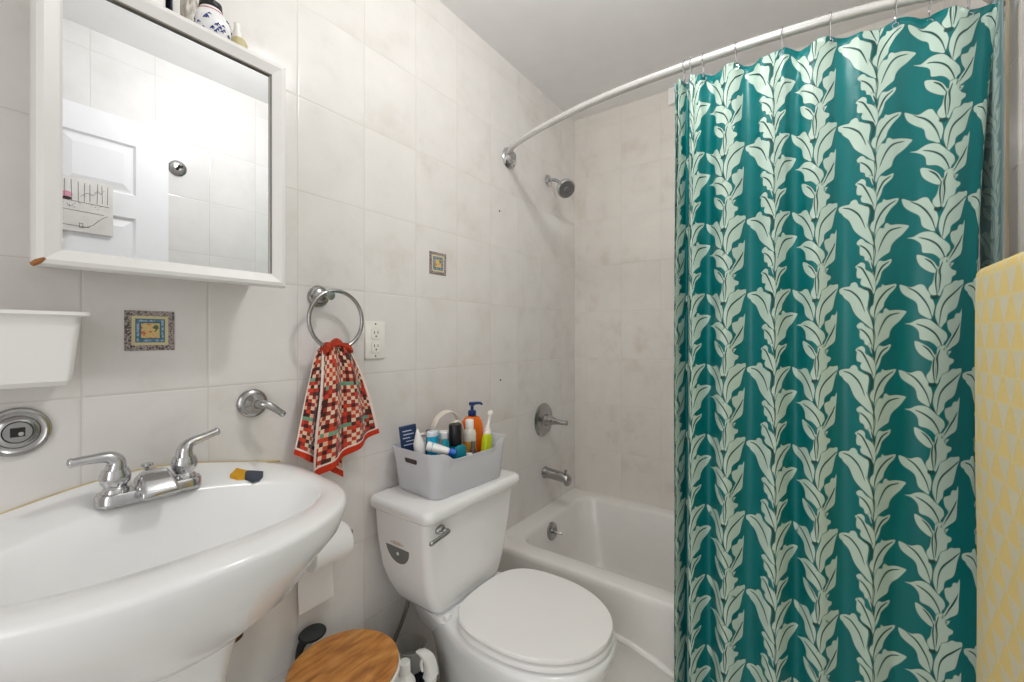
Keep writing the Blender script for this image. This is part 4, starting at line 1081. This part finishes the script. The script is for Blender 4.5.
ringys = [.325, .305, .272, .187, .078, -.025, -.152, -.215, -.285]
proto = None
ordn = ['leftmost', 'second from the left', 'third from the left', 'fourth from the left', 'the middle one', 'fourth from the right', 'third from the right', 'second from the right', 'rightmost']
for i, y in enumerate(ringys):
    if proto is None:
        r0 = thing('curtain_ring', 'thin chrome curtain ring on the curved rod, leftmost of the nine', 'curtain ring', (rodx(y), y, RZ), 'chrome rings along the shower curtain rod')
        bm = B(); c0 = Vector((rodx(y), y, RZ))
        pts = [c0 + Vector((math.cos(a) * .0165, 0, math.sin(a) * .0165)) for a in [math.radians(-70 + 25 * k) for k in range(13)]]
        pts = [c0 + Vector((.004, 0, -.048)), c0 + Vector((.010, 0, -.032))] + pts + [c0 + Vector((-.006, 0, -.034)), c0 + Vector((.0, 0, -.050))]
        tube(bm, pts, .0014, 8, 4); obj('wire_hook', bm, M['chrome'], r0)
        bm = B(); lathe(bm, [(0, -.003), (.0026, -.0015), (.0026, .0015), (0, .003)], c0 + Vector((0, 0, .0175)), n=10); obj('roller_bead', bm, M['chrome'], r0)
        proto = r0
    else:
        r1 = proto.copy(); COL.objects.link(r1); r1.location = (rodx(y), y, RZ); r1['label'] = 'thin chrome curtain ring on the curved rod, %s of the nine' % ordn[i]
        for ch in list(proto.children):
            c_ = ch.copy(); COL.objects.link(c_); c_.parent = r1

# ================================================================== CURTAIN
PER = .2072; CW = .13; NROW = 9
CTOP = 2.018; CH = 1.93
# outlines of the printed leaves, drawn in a 597 x 594 field per repeat (x from the left, y downwards, stem near x = 300)
LEAF_A = [
 ([(165,38),(190,18),(215,8),(240,25),(242,60),(270,75),(300,100),(318,140),(320,195),(305,240),(285,205),(262,190),(240,182),(215,172),(205,150),(213,125),(180,115),(175,80),(180,50)], [(182,34),(215,50),(240,85),(270,140),(302,212)]),
 ([(35,200),(50,185),(90,175),(122,172),(135,152),(165,145),(182,160),(190,182),(210,190),(235,205),(262,215),(270,250),(262,300),(262,340),(285,385),(300,430),(308,485),(270,465),(240,440),(200,410),(160,370),(140,330),(120,290),(95,270),(70,250),(65,235),(42,225)], [(72,194),(130,208),(185,252),(215,300),(240,362)]),
 (None, [(236,200),(276,208),(292,250),(282,310),(262,338)], 24),
 ([(278,370),(285,330),(305,310),(310,260),(320,220),(340,195),(362,190),(370,168),(390,180),(430,175),(475,170),(465,200),(430,235),(410,260),(385,300),(380,330),(350,360),(330,390),(312,425),(302,400)], [(458,186),(400,220),(350,275),(320,340),(308,415)]),
 ([(310,480),(320,420),(345,372),(375,374),(385,345),(405,340),(425,355),(480,350),(553,360),(540,385),(500,430),(455,465),(430,500),(420,540),(380,565),(345,590),(325,620),(312,640),(305,590),(308,530)], [(502,372),(440,385),(400,410),(365,465),(338,535)]),
 ([(175,462),(200,437),(225,440),(240,460),(270,475),(295,490),(303,540),(300,600),(303,645),(290,645),(265,600),(240,590),(232,560),(205,550),(198,520),(200,490)], [(198,478),(240,505),(275,550),(297,615)]),
 (None, [(250,330),(285,400),(306,470),(316,540),(302,640)], 9),
 ([(325,640),(335,612),(350,598),(385,605),(435,590),(425,625),(390,655),(365,680),(355,720),(325,775),(312,740),(318,700)], [(418,608),(370,640),(340,690),(318,752)]),
 ([(268,590),(292,596),(306,650),(316,700),(314,740),(296,700),(300,668),(284,640)], [(286,606),(304,660),(311,715)]),
]
LEAF_B = [
 ([(360,0),(312,20),(308,60),(303,130),(300,220),(305,268),(325,250),(340,215),(392,175),(400,135),(425,120),(430,95),(400,85),(378,62),(372,20)], [(330,30),(312,90),(318,150),(308,240)]),
 ([(295,60),(278,110),(265,170),(238,210),(252,248),(290,258),(300,200),(302,120)], [(292,80),(284,150),(294,240)]),
 ([(30,180),(50,178),(90,190),(130,192),(170,178),(205,185),(225,215),(250,250),(270,290),(284,330),(278,370),(270,405),(255,420),(225,405),(190,385),(172,360),(165,320),(150,295),(120,275),(80,255),(45,225)], [(92,195),(150,225),(200,275),(240,335),(268,410)]),
 (None, [(250,270),(285,272),(312,262)], 30),
 ([(490,155),(450,162),(425,158),(395,180),(350,200),(340,235),(325,270),(300,320),(290,360),(290,400),(305,440),(325,485),(345,460),(370,430),(378,385),(430,350),(450,320),(470,240),(490,190)], [(486,188),(430,235),(370,285),(335,345),(318,460)]),
 ([(483,350),(468,380),(445,378),(430,395),(425,412),(385,425),(375,445),(385,490),(410,520),(395,550),(370,590),(350,635),(365,645),(410,610),(465,570),(475,480),(483,400)], [(470,450),(445,500),(415,545),(375,610)]),
 ([(75,447),(120,440),(165,420),(210,415),(255,425),(290,450),(330,480),(370,510),(378,550),(355,580),(345,625),(310,610),(290,590),(250,568),(210,562),(185,550),(180,510),(160,480),(120,455)], [(160,449),(230,475),(290,515),(330,570),(350,620)]),
 (None, [(268,400),(290,440),(330,480)], 9),
 ([(150,568),(185,575),(225,595),(262,620),(285,650),(298,690),(265,700),(220,680),(180,650),(155,610)], [(205,598),(250,628),(288,680)]),
 ([(412,632),(392,660),(372,690),(345,705),(320,720),(296,716),(286,690),(300,660),(330,640),(372,640)], [(392,646),(345,664),(305,700)]),
]
SXp, SYp = .000278, PER / 594.0
def smooth_closed(P_, k=3):
    P_ = [Vector(p) for p in P_]; n = len(P_); out = []
    for i in range(n):
        a, b, c, d = P_[i - 1], P_[i], P_[(i + 1) % n], P_[(i + 2) % n]
        for j in range(k):
            t = j / k
            out.append(0.5 * ((2 * b) + (c - a) * t + (2 * a - 5 * b + 4 * c - d) * t * t + (-a + 3 * b - 3 * c + d) * t ** 3))
    return out
def vein_poly(pts, w):
    path = catmull([(p[0], p[1], 0) for p in pts], 5); N = len(path) - 1; a, b_ = [], []
    for i, p in enumerate(path):
        d = (path[min(i + 1, N)] - path[max(i - 1, 0)]).normalized(); n_ = Vector((-d.y, d.x, 0)); t = i / N
        ww = w * (.3 + .7 * math.sin(PI * min(.97, .08 + t * .9)))
        a.append((p + n_ * ww / 2).xy); b_.append((p - n_ * ww / 2).xy)
    return a + b_[::-1]
def print_mesh(kinds_row, phase, width_cols, jitter=True):
    """the cloth laid flat, triangulated so that the leaves are cut in as faces; x in columns * CW"""
    verts, faces, kinds = [], [], []
    X0, X1 = -CW / 2, CW * (width_cols - .5)
    def put(poly, kd, base, kx):
        P_ = [(kx * CW + (p[0] - 300) * SXp, -(base + p[1] * SYp)) for p in poly]
        P_ = [(max(X0 + .0006, min(X1 - .0006, x)), y) for x, y in P_]
        if max(p[1] for p in P_) > -.0006 or min(p[1] for p in P_) < -CH + .0006:
            P_ = [(x, max(-CH + .0006, min(-.0006, y))) for x, y in P_]
        q = []
        for p in P_:
            if not q or (abs(p[0] - q[-1][0]) + abs(p[1] - q[-1][1])) > 2e-5: q.append(p)
        if len(q) < 3: return
        ar = sum(q[i][0] * q[(i + 1) % len(q)][1] - q[(i + 1) % len(q)][0] * q[i][1] for i in range(len(q)))
        if abs(ar) < 2e-6: return
        if ar < 0: q = q[::-1]
        i0 = len(verts); verts.extend(q); faces.append(list(range(i0, i0 + len(q)))); kinds.append(kd)
    for kx, kd in enumerate(kinds_row):
        for r in range(-2, int(CH / PER) + 2):
            base = phase + r * PER
            for item in (LEAF_A if kd == 'A' else LEAF_B):
                P_, vn = item[0], item[1]
                if P_ is not None:
                    sp_l = smooth_closed(P_); cc = sum(sp_l, Vector((0, 0))) / len(sp_l)
                    put([cc + (p - cc) * (1 + 3.5 / max(30, (p - cc).length)) for p in sp_l], 1, base, kx)
                    put(sp_l, 2, base, kx)
                    put(vein_poly(vn, 13), 1, base, kx)
                else: put(vein_poly(vn, item[2]), 1, base, kx)
    nf = len(faces)
    nx, nz = int(round(11 * width_cols)), 84
    g0 = len(verts)
    for j in range(nz + 1):
        for i in range(nx + 1): verts.append((X0 + (X1 - X0) * i / nx, -CH * j / nz))
    gi = lambda i, j: g0 + j * (nx + 1) + i
    edges = [(gi(0, j), gi(0, j + 1)) for j in range(nz)] + [(gi(nx, j), gi(nx, j + 1)) for j in range(nz)] + [(gi(i, 0), gi(i + 1, 0)) for i in range(nx)] + [(gi(i, nz), gi(i + 1, nz)) for i in range(nx)]
    for f in faces: edges += [(f[i], f[(i + 1) % len(f)]) for i in range(len(f))]
    vo, eo, fo, _, _, _ = delaunay_2d_cdt([Vector(v) for v in verts], edges, [], 0, 1e-6, False)
    V_ = np.array([(v.x, v.y) for v in vo]); fo = [f for f in fo if len(f) == 3]
    C_ = V_[np.array(fo)].mean(axis=1); order = np.argsort(C_[:, 1]); cy_ = C_[order, 1]
    mats = np.zeros(len(fo), dtype=int)
    for f, kd in zip(faces, kinds):                # later outlines lie on top of earlier ones
        P_ = np.array([verts[i] for i in f]); lo_i, hi_i = np.searchsorted(cy_, (P_[:, 1].min(), P_[:, 1].max()))
        idx = order[lo_i:hi_i]; px_, py_ = C_[idx, 0], C_[idx, 1]
        m_b = (px_ >= P_[:, 0].min()) & (px_ <= P_[:, 0].max()); idx = idx[m_b]; px_ = px_[m_b]; py_ = py_[m_b]
        ins = np.zeros(len(idx), dtype=int)
        for a, b in zip(P_, np.roll(P_, -1, axis=0)):
            if a[1] == b[1]: continue
            cr = (a[1] > py_) != (b[1] > py_)
            hit = cr & (px_ < (b[0] - a[0]) * (py_ - a[1]) / (b[1] - a[1]) + a[0])
            ins += hit * (1 if b[1] > a[1] else -1)
        mats[idx[ins != 0]] = kd
    return vo, fo, [int(q) for q in mats]
def gauss(x): return math.exp(-x * x)
# columns from left to right: cloth position s and where they hang along the rod
colY = [.348, .337, .296, .214, .100, .007, -.109, -.226, -.290]
kindsC = ['A', 'B', 'A', 'B', 'A', 'B', 'A', 'B', 'A']
stab = [(-.5, .352)] + [(k, y) for k, y in enumerate(colY[:8])] + [(7.72, -.293), (8.05, -.300), (8.5, -.304)]
def pch(x):
    # smooth interpolation through stab
    i = 0
    while i < len(stab) - 2 and x > stab[i + 1][0]: i += 1
    def sl(a): 
        a0, a1 = max(a - 1, 0), min(a + 1, len(stab) - 1)
        s1_ = (stab[a1][1] - stab[a][1]) / max(1e-6, stab[a1][0] - stab[a][0]) if a1 > a else None
        s0_ = (stab[a][1] - stab[a0][1]) / max(1e-6, stab[a][0] - stab[a0][0]) if a > a0 else None
        if s1_ is None: return s0_
        if s0_ is None: return s1_
        if s0_ * s1_ <= 0: return 0
        return 2 * s0_ * s1_ / (s0_ + s1_)
    (x0, y0_), (x1_, y1_) = stab[i], stab[i + 1]; h = x1_ - x0; t_ = (x - x0) / h; m0, m1 = sl(i) * h, sl(i + 1) * h
    t_ = max(0, min(1, t_))
    return (2 * t_ ** 3 - 3 * t_ ** 2 + 1) * y0_ + (t_ ** 3 - 2 * t_ ** 2 + t_) * m0 + (-2 * t_ ** 3 + 3 * t_ ** 2) * y1_ + (t_ ** 3 - t_ ** 2) * m1
amps = [(-.5, .012), (0, .020), (1, .026), (2, .024), (3, .019), (4, .017), (5, .012), (6, .008), (7, .005), (7.6, .002), (8, .001), (8.5, .001)]
def curtain_pos(s_, d):
    """s_ in columns, d metres below the hem"""
    y = pch(s_)
    low = sm(0, .7, d)
    a = interp(amps, s_) * (.8 + .45 * low)
    f = math.cos(2 * PI * s_)
    x = rodx(max(y - .02 * math.exp(-d / .5) * sm(5.3, 8.0, s_), -.31)) + .006 - a * f + .5 * a * (1 - abs(f)) * math.sin(2 * PI * s_ * 2 + 1.2) * (1 - low)
    # pinched small pleats below the hem
    top = math.exp(-d / .10)
    x += top * .007 * math.sin(2 * PI * s_ * 1.5 + .8) + .004 * noise.noise(Vector((s_ * 1.7, d * 2.2, 3))) * (1 - top)
    x += .010 * noise.noise(Vector((s_ * .8, d * .9, 9))) * low
    y2 = y - .042 * math.exp(-d / .5) * sm(5.3, 8.0, s_) + .004 * noise.noise(Vector((s_ * 1.3, d * 1.5, 5))) + .006 * low * math.sin(s_ * 1.1)
    # the hem sags a little between the rings
    k = min(abs(y - q) for q in ringys)
    z = CTOP - d - .015 * sm(0, .05, k) * math.exp(-d / .25)
    if s_ > 7.74:      # the free edge turns back towards the wall
        q = (s_ - 7.74) / .76; x += .085 * q ** 1.4
    # gentle flare of the lower part towards the tub rim side
    x -= max(0, x - 1.388) * sm(1.0, 1.5, d)
    return Vector((x, y2, z))
def strip_mesh(bm, uvl, cm, s_index, fpos, matoff=0, smax=None, smin=None):
    vo, fo, mats = cm
    V_ = []
    for v in vo: V_.append(bm.verts.new(fpos(s_index + v.x / CW, -v.y)))
    for f, mi in zip(fo, mats):
        if len(f) < 3: continue
        try: fc = bm.faces.new([V_[i] for i in f[::-1]])
        except ValueError: continue
        fc.material_index = mi + matoff; fc.smooth = True
        for l in fc.loops:
            pass
        for l, i in zip(fc.loops, f[::-1]): l[uvl].uv = (s_index * CW + vo[i].x, vo[i].y)
# printed phase: the big left leaves' tips hang at z = 1.371 + k * PER
ph = (CTOP - 1.371) % PER - 195 * SYp
cm_all = print_mesh(kindsC, ph, len(kindsC)); cmB = print_mesh(['B'], ph, 1)
bm = B(); uvl = bm.loops.layers.uv.new('UVMap')
strip_mesh(bm, uvl, cm_all, 0, curtain_pos)
bmesh.ops.remove_doubles(bm, verts=bm.verts[:], dist=2e-5)
t = thing('shower_curtain', 'teal satin shower curtain printed with climbing mint leaves', 'curtain', (1.37, 0, CTOP - CH))
def raw_obj(name, bm, mats, parent):
    me = bpy.data.meshes.new(name); w = Vector(parent['_w'])
    bmesh.ops.translate(bm, verts=bm.verts[:], vec=-w); bm.to_mesh(me); bm.free()
    for m in mats: me.materials.append(m)
    me.shade_smooth(); o = bpy.data.objects.new(name, me); COL.objects.link(o); o.parent = parent; o['_w'] = list(w); return o
cl_ = raw_obj('cloth', bm, [M['satin'], M['vein'], M['leaf']], t)
sol = cl_.modifiers.new('thickness', 'SOLIDIFY'); sol.thickness = .0012; sol.offset = 0
for y in ringys:
    s_ = min([q / 100 for q in range(-45, 846)], key=lambda q: abs(curtain_pos(q, .014).y - y)); p = curtain_pos(s_, .014)
    bm = B(); tube(bm, [p + Vector((0, math.cos(a) * .006, math.sin(a) * .006)) for a in [2 * PI * k / 16 for k in range(16)]], .0012, 6, closed=True)
    obj('grommet', bm, M['chrome'], t)

# muted back layer at the right end
t = thing('curtain_liner', 'muted grey teal back layer showing behind the curtain right edge', 'curtain liner', (1.45, -.33, .1))
def liner_pos(s_, d):
    q = s_ + .5
    return Vector((1.505 - .075 * q + .006 * math.sin(q * 9), -.322 - .016 * q + .003 * math.sin(d * 3 + q * 4), CTOP + .01 - d * .82))
bm = B(); uvl = bm.loops.layers.uv.new('UVMap'); strip_mesh(bm, uvl, cmB, 0, liner_pos)
lo_ = raw_obj('cloth', bm, [M['liner'], M['liner_vein'], M['liner_leaf']], t)
sol = lo_.modifiers.new('thickness', 'SOLIDIFY'); sol.thickness = .001; sol.offset = 0
bm = cloth_grid(lambda u, v: (1.44 + .02 * u + .01 * math.sin(v * 6), -.346 - .010 * u - .002 * math.sin(v * 5), CTOP - v * 1.58), 6, 40, .001, lambda u, v: (u, v)); obj('hem', bm, M['beige'], t, angle=60)

# ================================================================== TOWEL BAR AND YELLOW TOWEL
t = thing('towel_bar', 'chrome towel bar on the wall under the yellow towel', 'towel bar', (1.1, YC, 1.38))
bm = B(); tube(bm, [(.80, -.283, 1.375), (1.285, -.283, 1.375)], .008, 14, 2); obj('bar', bm, M['chrome'], t)
for x in (.80, 1.285):
    bm = B(); lathe(bm, [(.022, 0), (.022, .006), (.010, .012), (.010, .095), (0, .096)], (x, YC, 1.375), (0, 1, 0), 20); obj('post', bm, M['chrome'], t)
t = thing('bath_towel', 'yellow and white wedge patterned bath towel folded over the bar at the right', 'towel', (1.1, -.283, .45))
TX0_, TX1_ = .85, 1.275
def towel_f(u, v):
    x = TX1_ - (TX1_ - TX0_) * u
    L = v * 1.98 - .99   # -.99 .. .99 along the cloth, 0 on the bar
    r_ = .0135
    if abs(L) < r_ * PI / 2:
        a = L / r_; y = -.283 + r_ * math.sin(a); z = 1.375 + r_ * math.cos(a)
    else:
        sg = 1 if L > 0 else -1; y = -.283 + sg * (r_ + .0015 * math.sin(L * 7) + .004 * math.sin(u * 9) * min(1, (abs(L) - .02) * 1.5)); z = 1.375 - (abs(L) - r_ * PI / 2)
    x += .004 * noise.noise(Vector((u * 3, L * 6, 1)))
    return x, y, z
bm = cloth_grid(towel_f, 60, 240, .010, lambda u, v: (u * .5, v * 1.98 * 1.0 + .02))
obj('cloth', bm, M['wedge'], t, angle=70)
